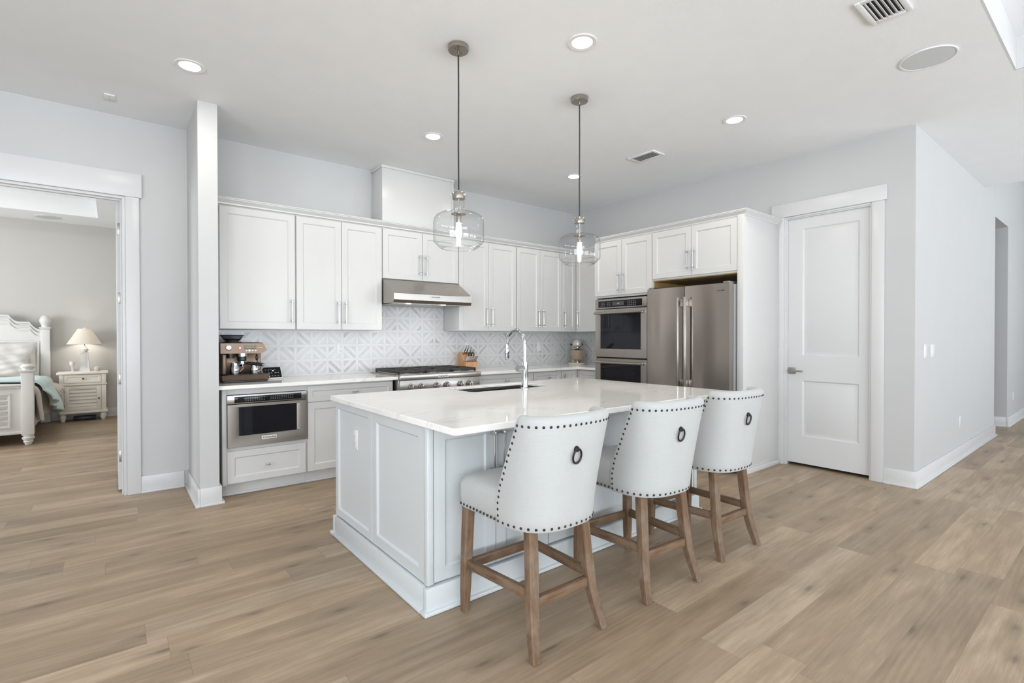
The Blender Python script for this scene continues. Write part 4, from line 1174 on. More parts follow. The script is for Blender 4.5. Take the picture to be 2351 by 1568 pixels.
# knife block with knives
r = thing('knife_block', 'orange-brown wooden knife block on the worktop right of the range top', 'knife block', (3.29, 4.98, ZT))
KX0, KX1 = 3.195, 3.365
prof = [(4.885, ZT), (4.885, 0.985), (4.935, 1.000), (5.005, 1.098), (5.060, 1.062), (5.045, ZT)]
mk('block', G().prism(prof, 'x', KX0, KX1), M['woodblock'], r, ang=15)
d2_ = Vector((0, -0.55, 0.84)).normalized()
def knife(p, L, w, th, label, group, first=[None]):
    r = thing('kitchen_knife', label, 'knife', p, group)
    p = Vector(p)
    side = Vector((1, 0, 0)); up_ = side.cross(d2_)
    m = Matrix((side, up_, d2_)).transposed().to_4x4(); m.translation = p
    g = G(m); g.box(-th * 0.55, th * 0.55, -w * 0.5, w * 0.5, 0.0, 0.010, 0.001); mk('bolster', g, M['chrome'], r)
    g = G(m)
    n = 6
    g.rings([[(sx * th * 0.5 * k2, sy * w * 0.5 * k2 + off, z) for sx, sy in ((-1, -1), (1, -1), (1, 1), (-1, 1))]
             for z, k2, off in ((0.0102, 0.9, 0), (L * 0.3, 0.8, 0), (L * 0.6, 0.95, 0.001), (L * 0.9, 1.05, 0.003), (L, 0.7, 0.004))])
    mk('handle', g, M['black'] if group == 'black handled knives' else M['handle'], r)
for i in range(7):
    x = KX0 + 0.018 + i * 0.0225
    knife((x, 4.905, 0.9915), 0.075, 0.017, 0.012, 'steak knife in the low front row of the block, %s from the range' % ('first', 'second', 'third', 'fourth', 'fifth', 'sixth', 'last')[i], 'steak knives in the block')
for i, (x, t, L) in enumerate(((3.225, 0.75, 0.125), (3.262, 0.78, 0.115), (3.300, 0.66, 0.105), (3.335, 0.55, 0.085))):
    y, z = 4.935 + 0.07 * t, 1.000 + 0.098 * t
    knife((x, y, z + 0.001), L, 0.024, 0.016, ['longest steel-handled knife at one end of the block top, by the range', 'long steel-handled knife second from the range side of the block top',
          'medium steel-handled knife third from the range side of the block top', 'short steel-handled knife at the far end of the block top'][i], 'chef knives in the block')
r = thing('kitchen_scissors', 'black-handled kitchen scissors in the middle of the knife block', 'scissors', (3.31, 4.955, 1.03))
for sx in (-1, 1):
    c = Vector((3.305 + sx * 0.020, 4.930, 1.062))
    g = G(); g.tube([c + Vector((0.017 * math.cos(a), -0.014 * math.sin(a) * 0.55, 0.026 * math.sin(a))) for a in [2 * PI * k / 18 for k in range(18)]], 0.006, 8, closed=True)
    mk('finger_loop', g, M['black'], r)
mk('shank', G().box(3.294, 3.318, 4.946, 4.954, 1.023, 1.045, 0.002), M['black'], r)
# stand mixer
r = thing('stand_mixer', 'cream stand mixer with steel bowl in the worktop corner', 'mixer', (5.0, 4.86, ZT))
A = Matrix.Translation((4.995, 4.85, ZT)) @ Matrix.Rotation(math.radians(-38), 4, 'Z')     # local -Y faces the camera
g = G(A); g.lathe([(0.0, 0.0), (0.112, 0.0), (0.116, 0.008), (0.110, 0.024), (0.0, 0.028)], (0, 0.03, 0), 32, sy=1.35); mk('base', g, M['enamel'], r)
g = G(A); g.rings([[(x * k, 0.145 + y * k2, z) for x, y in ((-0.05, -0.04), (0.05, -0.04), (0.055, 0.0), (0.04, 0.045), (-0.04, 0.045), (-0.055, 0.0))]
                   for z, k, k2 in ((0.026, 1.1, 1.1), (0.10, 0.85, 0.85), (0.20, 0.9, 0.95), (0.245, 1.0, 1.0))]); mk('column', g, M['enamel'], r, ang=60)
g = G(A); g.ball((0, 0.055, 0.285), 1.0, (0.066, 0.185, 0.066), 28); hd = mk('head', g, M['enamel'], r)
g = G(A); g.lathe([(0.061, -0.008), (0.0685, -0.006), (0.0685, 0.006), (0.061, 0.008)], (0, 0.0, 0.285), 32, axis='y'); 
g = G(A); g.box(-0.0665, 0.0665, -0.06, 0.17, 0.270, 0.277, 0.003); mk('trim_band', g, M['chrome'], hd)
for sx in (-1, 1):
    g = G(A); g.cyl((sx * 0.066, 0.05, 0.273), (sx * 0.088, 0.05, 0.273), 0.011, seg=12); mk('lever_knob', g, M['black'], hd)
g = G(A); g.cyl((0, -0.118, 0.285), (0, -0.132, 0.285), 0.022, 0.020, 20); mk('hub_cap', g, M['chrome'], hd)
g = G(A); g.lathe([(0.0, 0.175), (0.030, 0.175), (0.045, 0.205), (0.045, 0.235), (0.0, 0.235)], (0, -0.045, 0), 24); mk('planetary', g, M['chrome'], r)
g = G(A); g.lathe([(0.0, 0.030), (0.042, 0.030), (0.042, 0.040), (0.036, 0.046), (0.056, 0.060), (0.078, 0.090), (0.092, 0.130), (0.100, 0.196), (0.103, 0.200), (0.100, 0.202), (0.096, 0.198), (0.088, 0.132), (0.074, 0.094), (0.050, 0.066), (0.0, 0.060)], (0, -0.045, 0), 36)
mk('bowl', g, M['bowl'], r)

# ================================================================ ISLAND
IX0, IX1, IY0, IY1 = 1.098, 3.392, 1.766, 3.292
BX0_, BX1_, BY0_, BY1_ = 1.127, 3.352, 2.044, 3.258
SX0, SX1, SY0, SY1 = 1.93, 2.665, 2.862, 3.205
ISL = Vector((2.24, 2.6, 0))
r = thing('kitchen_island', 'large pale grey-white kitchen island cabinet with panelled end', 'island', ISL)
g = G(); a0, a1, b0, b1, zz = BX0_ + 0.0195, BX1_ - 0.001, BY0_ + 0.0195, BY1_ - 0.0195, ZC0 - 0.0005
g.box(a0, a0 + 0.018, b0, b1, 0.001, zz); g.box(a1 - 0.018, a1, b0, b1, 0.001, zz)
g.box(a0 + 0.018, a1 - 0.018, b0, b0 + 0.018, 0.001, zz); g.box(a0 + 0.018, a1 - 0.018, b1 - 0.018, b1, 0.001, zz)
g.box(a0 + 0.018, a1 - 0.018, b0 + 0.018, b1 - 0.018, 0.1, 0.118)
mk('body', g, M['isl'], r)
FL = frame((BX0_ + 0.019, 0, 0), '-x')
ZP0 = 0.128
mk('end_panel', G(FL).shaker(-BY1_, -2.679, ZP0, ZC0 - 0.001, 0, 0.019, 0.045, 0.010, 0.010), M['isl'], r)
mk('end_panel', G(FL).shaker(-2.674, -(BY0_ + 0.030), ZP0, ZC0 - 0.001, 0, 0.019, 0.058, 0.010, 0.010), M['isl'], r)
mk('corner_post', G().box(BX0_ - 0.004, BX0_ + 0.030, BY0_ - 0.004, BY0_ + 0.0295, ZP0, ZC0 - 0.001, 0.004), M['isl'], r)
mk('corner_post', G().box(BX1_ - 0.030, BX1_ + 0.004, BY0_ - 0.004, BY0_ + 0.0295, ZP0, ZC0 - 0.001, 0.004), M['isl'], r)
FI = frame((0, BY0_ + 0.019, 0), '-y')
w6 = (BX1_ - 0.032 - (BX0_ + 0.032)) / 6
for k in range(6):
    u0 = BX0_ + 0.032 + k * w6
    hu = u0 + w6 - 0.030 if k % 2 == 0 else u0 + 0.030
    door(r, FI, u0 + 0.002, u0 + w6 - 0.002, ZP0 + 0.004, ZC0 - 0.012, 0.019, fw=0.060, hand=(hu, 0.592, 0.815), mat='isl')
FIb = frame((0, BY1_ - 0.019, 0), '+y')
for k in range(4):
    w4 = (BX1_ - BX0_) / 4; u0 = -BX1_ + k * w4
    door(r, FIb, u0 + 0.002, u0 + w4 - 0.002, ZP0 + 0.004, ZC0 - 0.012, 0.019, fw=0.060, hand=(u0 + 0.04, 0.592, 0.815), mat='isl')
g = G()
for th, z0, z1, bv in ((0.016, 0.0005, ZP0 - 0.006, 0.004), (0.033, 0.0005, 0.020, 0.006)):
    g.box(BX0_ - th, BX1_ + th, BY0_ - th, BY0_ + 0.018, z0, z1, bv); g.box(BX0_ - th, BX0_ + 0.018, BY0_ + 0.018, BY1_ - 0.018, z0, z1, bv)
    g.box(BX1_ - 0.0, BX1_ + th, BY0_ + 0.018, BY1_ - 0.018, z0, z1, bv); g.box(BX0_ - th, BX1_ + th, BY1_ - 0.018, BY1_ + th, z0, z1, bv)
mk('base_moulding', g, M['isl'], r)
# island worktop with a real sink cut-out and rounded corners
def island_top():
    g = G(); bm = g.bm
    def rr(x0, x1, y0, y1, rad, n=6):
        pts = []
        for cx, cyy, a0 in ((x1 - rad, y1 - rad, 0), (x0 + rad, y1 - rad, PI / 2), (x0 + rad, y0 + rad, PI), (x1 - rad, y0 + rad, 1.5 * PI)):
            for k in range(n + 1): pts.append((cx + rad * math.cos(a0 + PI / 2 * k / n), cyy + rad * math.sin(a0 + PI / 2 * k / n)))
        return pts
    b = 0.003
    out = [rr(IX0 + i, IX1 - i, IY0 + i, IY1 - i, 0.022 - i) for i in (b, 0, 0, b)]
    inn = [rr(SX0 - i, SX1 + i, SY0 - i, SY1 + i, 0.05 + i) for i in (b, 0, 0, b)]
    zs = [ZC0, ZC0 + b, ZC1 - b, ZC1]
    O = [[bm.verts.new((x, y, z)) for x, y in pts] for pts, z in zip(out, zs)]
    zi = [ZC1 - 0.019, ZC1 - 0.017, ZC1 - b, ZC1]
    I = [[bm.verts.new((x, y, z)) for x, y in pts] for pts, z in zip(inn, zi)]
    for a, c in zip(O, O[1:]): g.bridge(a, c)
    for a, c in zip(I, I[1:]): g.bridge(a, c)
    g.bridge(O[3], I[3]); g.bridge(O[0], I[0])
    return g
mk('worktop', island_top(), M['quartz'], label='large white quartz worktop of the island with a sink cut-out', cat='worktop')
# sink
r = thing('kitchen_sink', 'stainless steel undermount sink in the island worktop', 'sink', ((SX0 + SX1) / 2, (SY0 + SY1) / 2, 0.66))
def sink_bowl():
    g = G(); bm = g.bm
    def rr(x0, x1, y0, y1, rad, z, n=6):
        pts = []
        for cx, cyy, a0 in ((x1 - rad, y1 - rad, 0), (x0 + rad, y1 - rad, PI / 2), (x0 + rad, y0 + rad, PI), (x1 - rad, y0 + rad, 1.5 * PI)):
            for k in range(n + 1): pts.append((cx + rad * math.cos(a0 + PI / 2 * k / n), cyy + rad * math.sin(a0 + PI / 2 * k / n), z))
        return pts
    L = [rr(SX0 - 0.012, SX1 + 0.012, SY0 - 0.012, SY1 + 0.012, 0.06, ZC1 - 0.0205), rr(SX0 + 0.003, SX1 - 0.003, SY0 + 0.003, SY1 - 0.003, 0.048, ZC1 - 0.0205),
         rr(SX0 + 0.008, SX1 - 0.008, SY0 + 0.008, SY1 - 0.008, 0.048, 0.70), rr(SX0 + 0.04, SX1 - 0.04, SY0 + 0.04, SY1 - 0.04, 0.03, 0.668), rr(SX0 + 0.25, SX1 - 0.25, SY0 + 0.12, SY1 - 0.12, 0.02, 0.664)]
    g.rings(L, cap0=False)
    return g
mk('basin', sink_bowl(), M['sinksteel'], r)
mk('drain', G().lathe([(0.0, 0.6655), (0.040, 0.6655), (0.043, 0.667), (0.040, 0.6685), (0.0, 0.667)], ((SX0 + SX1) / 2, (SY0 + SY1) / 2, 0), 24), M['chrome'], r)
# faucet
fx, fy = 2.355, 2.815
r = thing('kitchen_faucet', 'tall chrome gooseneck faucet on the island worktop', 'faucet', (fx, fy, ZT))
g = G(); g.lathe([(0.0, 0.0), (0.031, 0.0), (0.031, 0.006), (0.025, 0.011), (0.0230, 0.012), (0.0230, 0.150), (0.0225, 0.196), (0.0, 0.196)], (fx, fy, ZT), 28); mk('base_post', g, M['chrome'], r)
zt = ZT + 0.1965
R_ = 0.106
pts = [(fx, fy, zt), (fx, fy, 1.18), (fx, fy, 1.22)]
for k in range(1, 17):
    a = PI - PI * k / 16
    pts.append((fx, fy + R_ + R_ * math.cos(a), 1.22 + R_ * math.sin(a)))
pts += [(fx, fy + 2 * R_, 1.195)]
g = G(); g.tube(pts, 0.0135, 16); mk('spout', g, M['chrome'], r)
g = G(); g.lathe([(0.0, 1.1945), (0.0145, 1.1945), (0.0165, 1.17), (0.0165, 1.105), (0.014, 1.10), (0.0, 1.10)], (fx, fy + 2 * R_, 0), 20); sp_ = mk('spray_head', g, M['chrome'], r)
for z0, z1 in ((1.112, 1.144), (1.149, 1.166)):
    mk('button', G().box(fx - 0.005, fx + 0.006, fy + 2 * R_ - 0.0185, fy + 2 * R_ - 0.0150, z0, z1, 0.001), M['black'], sp_)
hz = ZT + 0.150
g = G(); g.cyl((fx - 0.018, fy - 0.004, hz), (fx - 0.085, fy - 0.018, hz), 0.0205, seg=24); h_ = mk('handle_barrel', g, M['chrome'], r)
g = G(); g.tube([(fx - 0.075, fy - 0.016, hz + 0.018), (fx - 0.100, fy - 0.02, hz + 0.04), (fx - 0.130, fy - 0.024, hz + 0.066)], [0.005, 0.0045, 0.0035], 10); mk('lever', g, M['chrome'], h_)
# island outlet
FE = frame((BX0_ + 0.009, 0, 0), '-x')
outlet(FE, -2.930, 0.665, 'white outlet on the panelled end of the island', kind='wall_outlet', group='outlets and switches')

# ================================================================ PENDANTS
def pendant(x, y, label):
    r = thing('pendant_lamp', label, 'pendant lamp', (x, y, H), 'glass pendant lamps over the island')
    c = mk('canopy', G().lathe([(0.0, -0.031), (0.060, -0.031), (0.063, -0.028), (0.063, -0.0005), (0.0, -0.0005)], (x, y, H), 36), M['nickel'], r)
    for dx, dy in ((0.03, 0.012), (-0.03, -0.012)): mk('screw', G().cyl((x + dx, y + dy, H - 0.038), (x + dx, y + dy, H - 0.0312), 0.004, seg=10), M['nickel'], c)
    mk('cord_grip', G().cyl((x, y, H - 0.055), (x, y, H - 0.0312), 0.006, 0.007, 12), M['nickel'], c)
    mk('cord', G().tube([(x, y, H - 0.0555), (x + 0.001, y, 2.75), (x - 0.001, y, 2.45), (x, y, 2.172)], 0.0050, 10), M['cord'], r)
    g = G(); g.lathe([(0.0, 2.171), (0.007, 2.171), (0.007, 2.158), (0.040, 2.155), (0.042, 2.150), (0.0385, 2.118), (0.0, 2.116)], (x, y, 0), 32); cp_ = mk('cap', g, M['nickel'], r)
    for a in (0.3, 2.4, 4.5): mk('screw', G().cyl((x + 0.040 * math.cos(a), y + 0.040 * math.sin(a), 2.145), (x + 0.048 * math.cos(a), y + 0.048 * math.sin(a), 2.145), 0.003, seg=8), M['nickel'], cp_)
    mk('rod', G().cyl((x, y, 2.028), (x, y, 2.1158), 0.0055, seg=12), M['nickel'], r)
    mk('disc', G().lathe([(0.0, 2.030), (0.046, 2.028), (0.046, 2.026), (0.0, 2.027)], (x, y, 0), 28), M['nickel'], r)
    mk('socket', G().lathe([(0.0, 2.0255), (0.014, 2.0255), (0.0155, 2.020), (0.0155, 1.978), (0.013, 1.975), (0.0, 1.975)], (x, y, 0), 20), M['nickel'], r)
    mk('bulb', G().lathe([(0.0, 1.9745), (0.012, 1.972), (0.016, 1.945), (0.020, 1.918), (0.017, 1.892), (0.010, 1.878), (0.008, 1.855), (0.0, 1.852)], (x, y, 0), 20), M['bulb'], r)
    prof = [(0.034, 2.117), (0.034, 2.058), (0.039, 2.046), (0.075, 2.036), (0.115, 2.027), (0.138, 2.014), (0.150, 1.996), (0.1545, 1.972), (0.1545, 1.864), (0.1515, 1.854), (0.143, 1.847),
            (0.135, 1.843), (0.131, 1.836), (0.124, 1.826), (0.112, 1.818), (0.098, 1.815)]
    g = G(); g.lathe(prof + [(0.0965, 1.8135), (0.0950, 1.8150)], (x, y, 0), 48)
    for rr_, zz_ in ((0.0972, 1.8150), (0.1355, 1.8430)):
        g.tube([(x + rr_ * math.cos(a), y + rr_ * math.sin(a), zz_) for a in [2 * PI * k / 48 for k in range(48)]], 0.0016, 6, closed=True)
    mk('glass_shade', g, M['glass'], r, ang=32)
    l = bpy.data.lights.new('pendant_glow', 'POINT'); l.energy = 5.0; l.color = (1.0, 0.86, 0.66); l.shadow_soft_size = 0.03
    o = bpy.data.objects.new('pendant_glow', l); C.objects.link(o); o.parent = r; o.location = (0, 0, 1.80 - H + 0.02)
pendant(1.660, 2.612, 'clear glass pendant lamp hanging over the sink end, nearer the camera')
pendant(2.720, 2.616, 'clear glass pendant lamp hanging over the far end of the island')

# ================================================================ BAR STOOLS
def interp(z, tab):
    for (a, va), (b, vb) in zip(tab, tab[1:]):
        if z <= b: return va + (vb - va) * max(0, (z - a)) / (b - a)
    return tab[-1][1]
BORD = [(0.49, -0.045), (0.58, -0.045), (0.66, -0.066), (0.78, -0.120), (0.87, -0.162), (0.93, -0.190), (0.96, -0.205)]
BACK = [(0.49, -0.275), (0.60, -0.288), (0.96, -0.338)]
HWID = [(0.49, 0.222), (0.70, 0.230), (0.96, 0.238)]
def shell_pt(z, th, inset=0.0):
    hw = interp(z, HWID) - inset
    yf = interp(z, BORD); dep = yf - interp(z, BACK) - inset
    n = 2.0 / 2.7
    cth, sth = math.cos(th), math.sin(th)
    return Vector((hw * math.copysign(abs(cth) ** n, -cth), yf - dep * abs(sth) ** n, z))
def shell_nrm(z, th):
    e = 0.01
    a = shell_pt(z, min(th + e, PI)) - shell_pt(z, max(th - e, 0)); b = shell_pt(z + e, th) - shell_pt(z - e, th)
    n = a.cross(b).normalized()
    c = shell_pt(z, th)
    if n.dot(Vector((c.x, c.y + 0.1, 0))) < 0: n = -n
    return n
def make_stool():
    r = thing('bar_stool', '', 'stool', (0, 0, 0), 'upholstered bar stools at the island')
    # seat cushion: rounded rectangle with domed top
    g = G()
    def rr(x0, x1, y0, y1, rad, z, n=6):
        pts = []
        for cx, cyy, a0 in ((x1 - rad, y1 - rad, 0), (x0 + rad, y1 - rad, PI / 2), (x0 + rad, y0 + rad, PI), (x1 - rad, y0 + rad, 1.5 * PI)):
            for k in range(n + 1): pts.append((cx + rad * math.cos(a0 + PI / 2 * k / n), cyy + rad * math.sin(a0 + PI / 2 * k / n), z))
        return pts
    def ring(i, z):
        pts = []
        rad = 0.05
        for cx, a0 in ((0.2225 - i - rad, 0), (-0.2225 + i + rad, PI / 2)):
            for k in range(7): pts.append((cx + rad * math.cos(a0 + PI / 2 * k / 6), 0.262 - i - rad + rad * math.sin(a0 + PI / 2 * k / 6), z))
        for k in range(25):
            p = shell_pt(0.50, PI * k / 24, 0.010 + i)
            pts.append((p.x, max(p.y, -0.235 + i), z))
        return pts
    g.rings([ring(0.006, 0.492), ring(0.0, 0.500), ring(-0.003, 0.56), ring(-0.002, 0.600), ring(0.008, 0.622), ring(0.030, 0.636), ring(0.075, 0.644), ring(0.15, 0.648)])
    mk('seat', g, M['linen'], r, ang=60)
    # wrap-around back
    g = G()
    ths = [PI * i / 48 for i in range(49)]
    zt, TH = 0.945, 0.062
    secs = [('o', 0.492, 0.004), ('o', 0.498, 0.0)] + [('o', z, 0.0) for z in (0.54, 0.58, 0.63, 0.68, 0.74, 0.80, 0.86, 0.91, 0.935)]
    for k in range(1, 8):
        a = PI * k / 8
        secs.append(('t', 0.940 + 0.026 * math.sin(a), TH / 2 * (1 - math.cos(a))))
    secs += [('i', z, TH) for z in (0.93, 0.86, 0.78, 0.70, 0.65, 0.60)]
    rings_ = []
    for k, z, ins in secs:
        zz = min(z, 0.945)
        row = []
        for th in ths:
            p = shell_pt(zz, th, ins); p.z = z
            row.append(p)
        rings_.append(row)
    L = [g.loop(row) for row in rings_]
    for a, b in zip(L, L[1:]): g.bridge(a, b, closed=False)
    # forward edges, softly rounded
    no = len([s for s in secs if s[0] == 'o'])
    outer = list(range(no)); inner = [len(secs) - 1 - i for i in range(len([s for s in secs if s[0] == 'i']))]
    for side in (0, -1):
        col = [l[side] for l in L]
        g.bm.faces.new(col)
    bmesh.ops.triangulate(g.bm, faces=[f for f in g.bm.faces if len(f.verts) > 4])
    mk('backrest', g, M['linen'], r, ang=70)
    br = r.children[-1] if r.children[-1].name.startswith('backrest') else [c for c in r.children if c.name.startswith('backrest')][0]
    # legs
    def leg(pts, parent):
        g = G(); L = []
        for (x, y, z), w in pts:
            c = w * 0.14; h = w / 2
            L.append([(x - h + c, y - h, z), (x + h - c, y - h, z), (x + h, y - h + c, z), (x + h, y + h - c, z), (x + h - c, y + h, z), (x - h + c, y + h, z), (x - h, y + h - c, z), (x - h, y - h + c, z)])
        g.rings(L)
        l = mk('leg', g, M['oak'], parent, ang=25)
        (x, y, z), w = pts[0]
        f = G(); f.cyl((x, y, 0.0003), (x, y, 0.0035), w * 0.36, seg=12); mk('glide', f, M['plastic'], l)
        return l
    for s in (-1, 1):
        leg([((s * 0.200, 0.232, 0.004), 0.034), ((s * 0.198, 0.230, 0.12), 0.042), ((s * 0.193, 0.226, 0.30), 0.046), ((s * 0.187, 0.220, 0.493), 0.048)], r)
        leg([((s * 0.196, -0.258, 0.004), 0.036), ((s * 0.184, -0.235, 0.08), 0.042), ((s * 0.170, -0.212, 0.18), 0.045), ((s * 0.158, -0.195, 0.33), 0.047), ((s * 0.150, -0.180, 0.493), 0.048)], r)
    def rail(p0, p1, h, w):
        p0, p1 = Vector(p0), Vector(p1)
        d = (p1 - p0); m = d.to_track_quat('Y', 'Z').to_matrix().to_4x4(); m.translation = p0
        g = G(m); g.box(-w / 2, w / 2, 0, d.length, -h / 2, h / 2, 0.003); mk('stretcher', g, M['oakx' if abs(d.x) > abs(d.y) else 'oaky'], r)
    for s in (-1, 1): rail((s * 0.193, 0.208, 0.225), (s * 0.166, -0.190, 0.235), 0.042, 0.024)
    rail((-0.144, -0.208, 0.203), (0.144, -0.208, 0.203), 0.042, 0.026)
    rail((-0.173, 0.229, 0.215), (0.173, 0.229, 0.215), 0.042, 0.024)
    # nailheads
    gn = G(); gn.lathe([(0.0, 0.0040), (0.0030, 0.0034), (0.0056, 0.0012), (0.0061, -0.0006), (0.0, -0.0008)], seg=10)
    nail0 = mk('nailhead', gn, M['darkmetal'], br)
    def put(p, n, o=[None]):
        m = n.to_track_quat('Z', 'Y').to_matrix().to_4x4(); m.translation = p
        if o[0] is None: nail0.matrix_local = m; o[0] = 1
        else:
            c = nail0.copy(); C.objects.link(c); c.parent = br; c.matrix_local = m
    def along(fz, t0, t1, n):
        # n equally spaced stations along the outer surface at height fz(th)
        S = [t0 + (t1 - t0) * i / 400 for i in range(401)]
        P = [shell_pt(fz, t) for t in S]
        d = [0.0]
        for a, b in zip(P, P[1:]): d.append(d[-1] + (b - a).length)
        out = []
        for k in range(n):
            q = d[-1] * k / (n - 1)
            i = min(range(401), key=lambda j: abs(d[j] - q)); out.append(S[i])
        return out
    def off_th(z, inset_m, side):
        # angle whose point lies inset_m behind the forward border
        best, bd = 0, 9
        for k in range(1, 200):
            th = PI / 2 * k / 200
            d = abs((interp(z, BORD) - shell_pt(z, th).y) - inset_m)
            if d < bd: best, bd = th, d
        return best if side < 0 else PI - best
    zn = 0.927
    tl, tr = off_th(zn, 0.012, -1), off_th(zn, 0.012, 1)
    for th in along(zn, tl, tr, 22): put(shell_pt(zn, th), shell_nrm(zn, th))
    for s in (-1, 1):
        for k in range(15):
            z = 0.530 + (0.905 - 0.530) * k / 14
            th = off_th(z, 0.012, s); put(shell_pt(z, th), shell_nrm(z, th))
    zb = 0.507
    for th in along(zb, off_th(zb, 0.012, -1), off_th(zb, 0.012, 1), 24): put(shell_pt(zb, th), shell_nrm(zb, th))
    for s in (-1, 1):
        for k in range(11): put(Vector((s * 0.2232, -0.030 + 0.026 * k, 0.509)), Vector((s, 0, 0)))
    # ring pull on the back
    p = shell_pt(0.828, PI / 2 - 0.06); n = shell_nrm(0.828, PI / 2 - 0.06)
    m = n.to_track_quat('Z', 'Y').to_matrix().to_4x4(); m.translation = p
    g = G(); g.lathe([(0.0, 0.016), (0.006, 0.015), (0.010, 0.010), (0.012, 0.004), (0.013, 0.0), (0.0, -0.001)], (0, 0, 0), 16)
    o = mk('ring_boss', g, M['darkmetal'], br); o.matrix_local = m
    g = G(); g.tube([(0.0225 * math.sin(a), 0.030 * math.cos(a) - 0.028, 0.010 + 0.001 * math.cos(a)) for a in [2 * PI * k / 28 for k in range(28)]], 0.0042, 10, closed=True)
    o2 = mk('pull_ring', g, M['darkmetal'], br); o2.matrix_local = m
    return r
stool = make_stool()
spots = [(1.478, 1.731, 0.0, 'cream upholstered bar stool with nailhead trim, beside the panelled end of the island'),
         (2.205, 1.714, -4.0, 'cream nailhead bar stool standing between the two other stools at the island'),
         (2.900, 1.736, -2.0, 'cream upholstered bar stool with nailhead trim, nearest the pantry door')]
for i, (x, y, a, lab) in enumerate(spots):
    o = stool if i == 0 else dup(stool)
    o.location = (x, y, 0); o.rotation_euler = (0, 0, math.radians(a)); o['label'] = lab

# ================================================================ BEDROOM
def turned(g, c, prof): g.lathe([(r_, z_) for r_, z_ in prof], c, 28)
r = thing('bed', 'white painted bed with stepped headboard and turned post tops seen through the doorway', 'bed', (-1.65, 9.3, 0))
BXr, BXl = -0.797, -2.50
YFt, YHd = 8.262, 10.30
for x, y, top, ball, w in ((BXr, YFt, 0.862, 0.965, 0.110), (BXl, YFt, 0.862, 0.965, 0.110), (BXr, YHd, 1.40, 1.61, 0.105), (BXl, YHd, 1.40, 1.61, 0.105)):
    g = G(); h = w / 2
    foot = y == YFt
    g.box(x - h, x + h, y - h, y + h, 0.125, top, 0.004)
    if foot:
        turned(g, (x, y, 0), [(0.0, 0.004), (0.030, 0.004), (0.034, 0.02), (0.046, 0.04), (0.040, 0.052), (0.056, 0.075), (0.058, 0.09), (0.044, 0.104), (0.052, 0.112), (0.052, 0.1245), (0.0, 0.1245)])
    else: g.box(x - h, x + h, y - h, y + h, 0.004, 0.1245)
    z = top
    g.box(x - h - 0.008, x + h + 0.008, y - h - 0.008, y + h + 0.008, z + 0.0005, z + 0.014, 0.004)
    g.box(x - h - 0.014, x + h + 0.014, y - h - 0.014, y + h + 0.014, z + 0.0145, z + 0.03, 0.005)
    bz = z + 0.030
    k = (ball - bz) / 0.10
    turned(g, (x, y, 0), [(0.050, bz + 0.0003), (0.044, bz + 0.012 * k), (0.052, bz + 0.024 * k), (0.066, bz + 0.045 * k), (0.068, bz + 0.058 * k), (0.062, bz + 0.072 * k), (0.056, bz + 0.076 * k), (0.052, bz + 0.086 * k), (0.030, bz + 0.097 * k), (0.0, bz + 0.100 * k)])
    mk('bed_post', g, M['bedpaint'], r, ang=40)
g = G()
x0, x1 = BXl + 0.055, BXr - 0.055
g.box(x0, x1, YFt - 0.025, YFt + 0.025, 0.175, 0.680, 0.002)
g.box(x0, x1, YFt - 0.045, YFt + 0.045, 0.680, 0.700, 0.006); g.box(x0, x1, YFt - 0.055, YFt + 0.055, 0.7002, 0.722, 0.006)
g.box(x0, x1, YFt - 0.04, YFt + 0.04, 0.137, 0.175, 0.006)
for u0, u1 in ((-0.94 - 0.50, -0.94), (-1.50 - 0.50, -1.50)):
    for q in ((u0, u0 + 0.025, 0.240, 0.600), (u1 - 0.025, u1, 0.240, 0.600)): g.box(q[0], q[1], YFt - 0.038, YFt - 0.0245, q[2], q[3], 0.003)
    g.box(u0, u1, YFt - 0.038, YFt - 0.0245, 0.215, 0.240, 0.003); g.box(u0, u1, YFt - 0.038, YFt - 0.0245, 0.600, 0.625, 0.003)
    for k in range(6):
        g.M = Matrix.Translation((0, YFt - 0.028, 0.270 + k * 0.060)) @ Matrix.Rotation(0.35, 4, 'X')
        g.box(u0 + 0.026, u1 - 0.026, -0.004, 0.004, -0.029, 0.029, 0.001)
    g.M = Matrix.Identity(4)
mk('footboard', g, M['bedpaint'], r)
# headboard with a stepped, swept top
def head_top(t):      # t = distance from the post towards the middle
    if t < 0.116: return 1.403 + 0.109 * (t / 0.116) ** 2.2
    if t < 0.223: return 1.512
    if t < 0.336: return 1.512 + 0.098 * ((t - 0.223) / 0.113) ** 2.2
    return 1.610
N_ = 120
xs_ = [x0 + (x1 - x0) * i / N_ for i in range(N_ + 1)]
tops = [head_top(min(x - x0, x1 - x)) for x in xs_]
g = G()
prof = [(xs_[0], 0.35)] + [(x, z) for x, z in zip(xs_, tops)] + [(xs_[-1], 0.35)]
g.prism(prof[::-1], 'y', YHd - 0.005, YHd + 0.025)
bmesh.ops.triangulate(g.bm, faces=[f for f in g.bm.faces if len(f.verts) > 4])
for dz, th in ((0.0, 0.045), (-0.055, 0.022), (-0.11, 0.016)):
    rows = [[(x, YHd - 0.005 - th, z + dz - 0.022), (x, YHd - 0.005 - th, z + dz - 0.004), (x, YHd + 0.03, z + dz + 0.002 if dz == 0 else z + dz - 0.004), (x, YHd + 0.03, z + dz - 0.022)] for x, z in zip(xs_, tops)]
    g.rings(rows)
mk('headboard', g, M['bedpaint'], r, ang=25)
for x in (BXr - 0.015, BXl + 0.015):
    g = G(); g.box(x - 0.018, x + 0.018, YFt + 0.055, YHd - 0.053, 0.160, 0.33, 0.004); g.box(x - 0.026, x + 0.026, YFt + 0.056, YHd - 0.054, 0.150, 0.172, 0.004)
    mk('side_rail', g, M['bedpaint'], r)
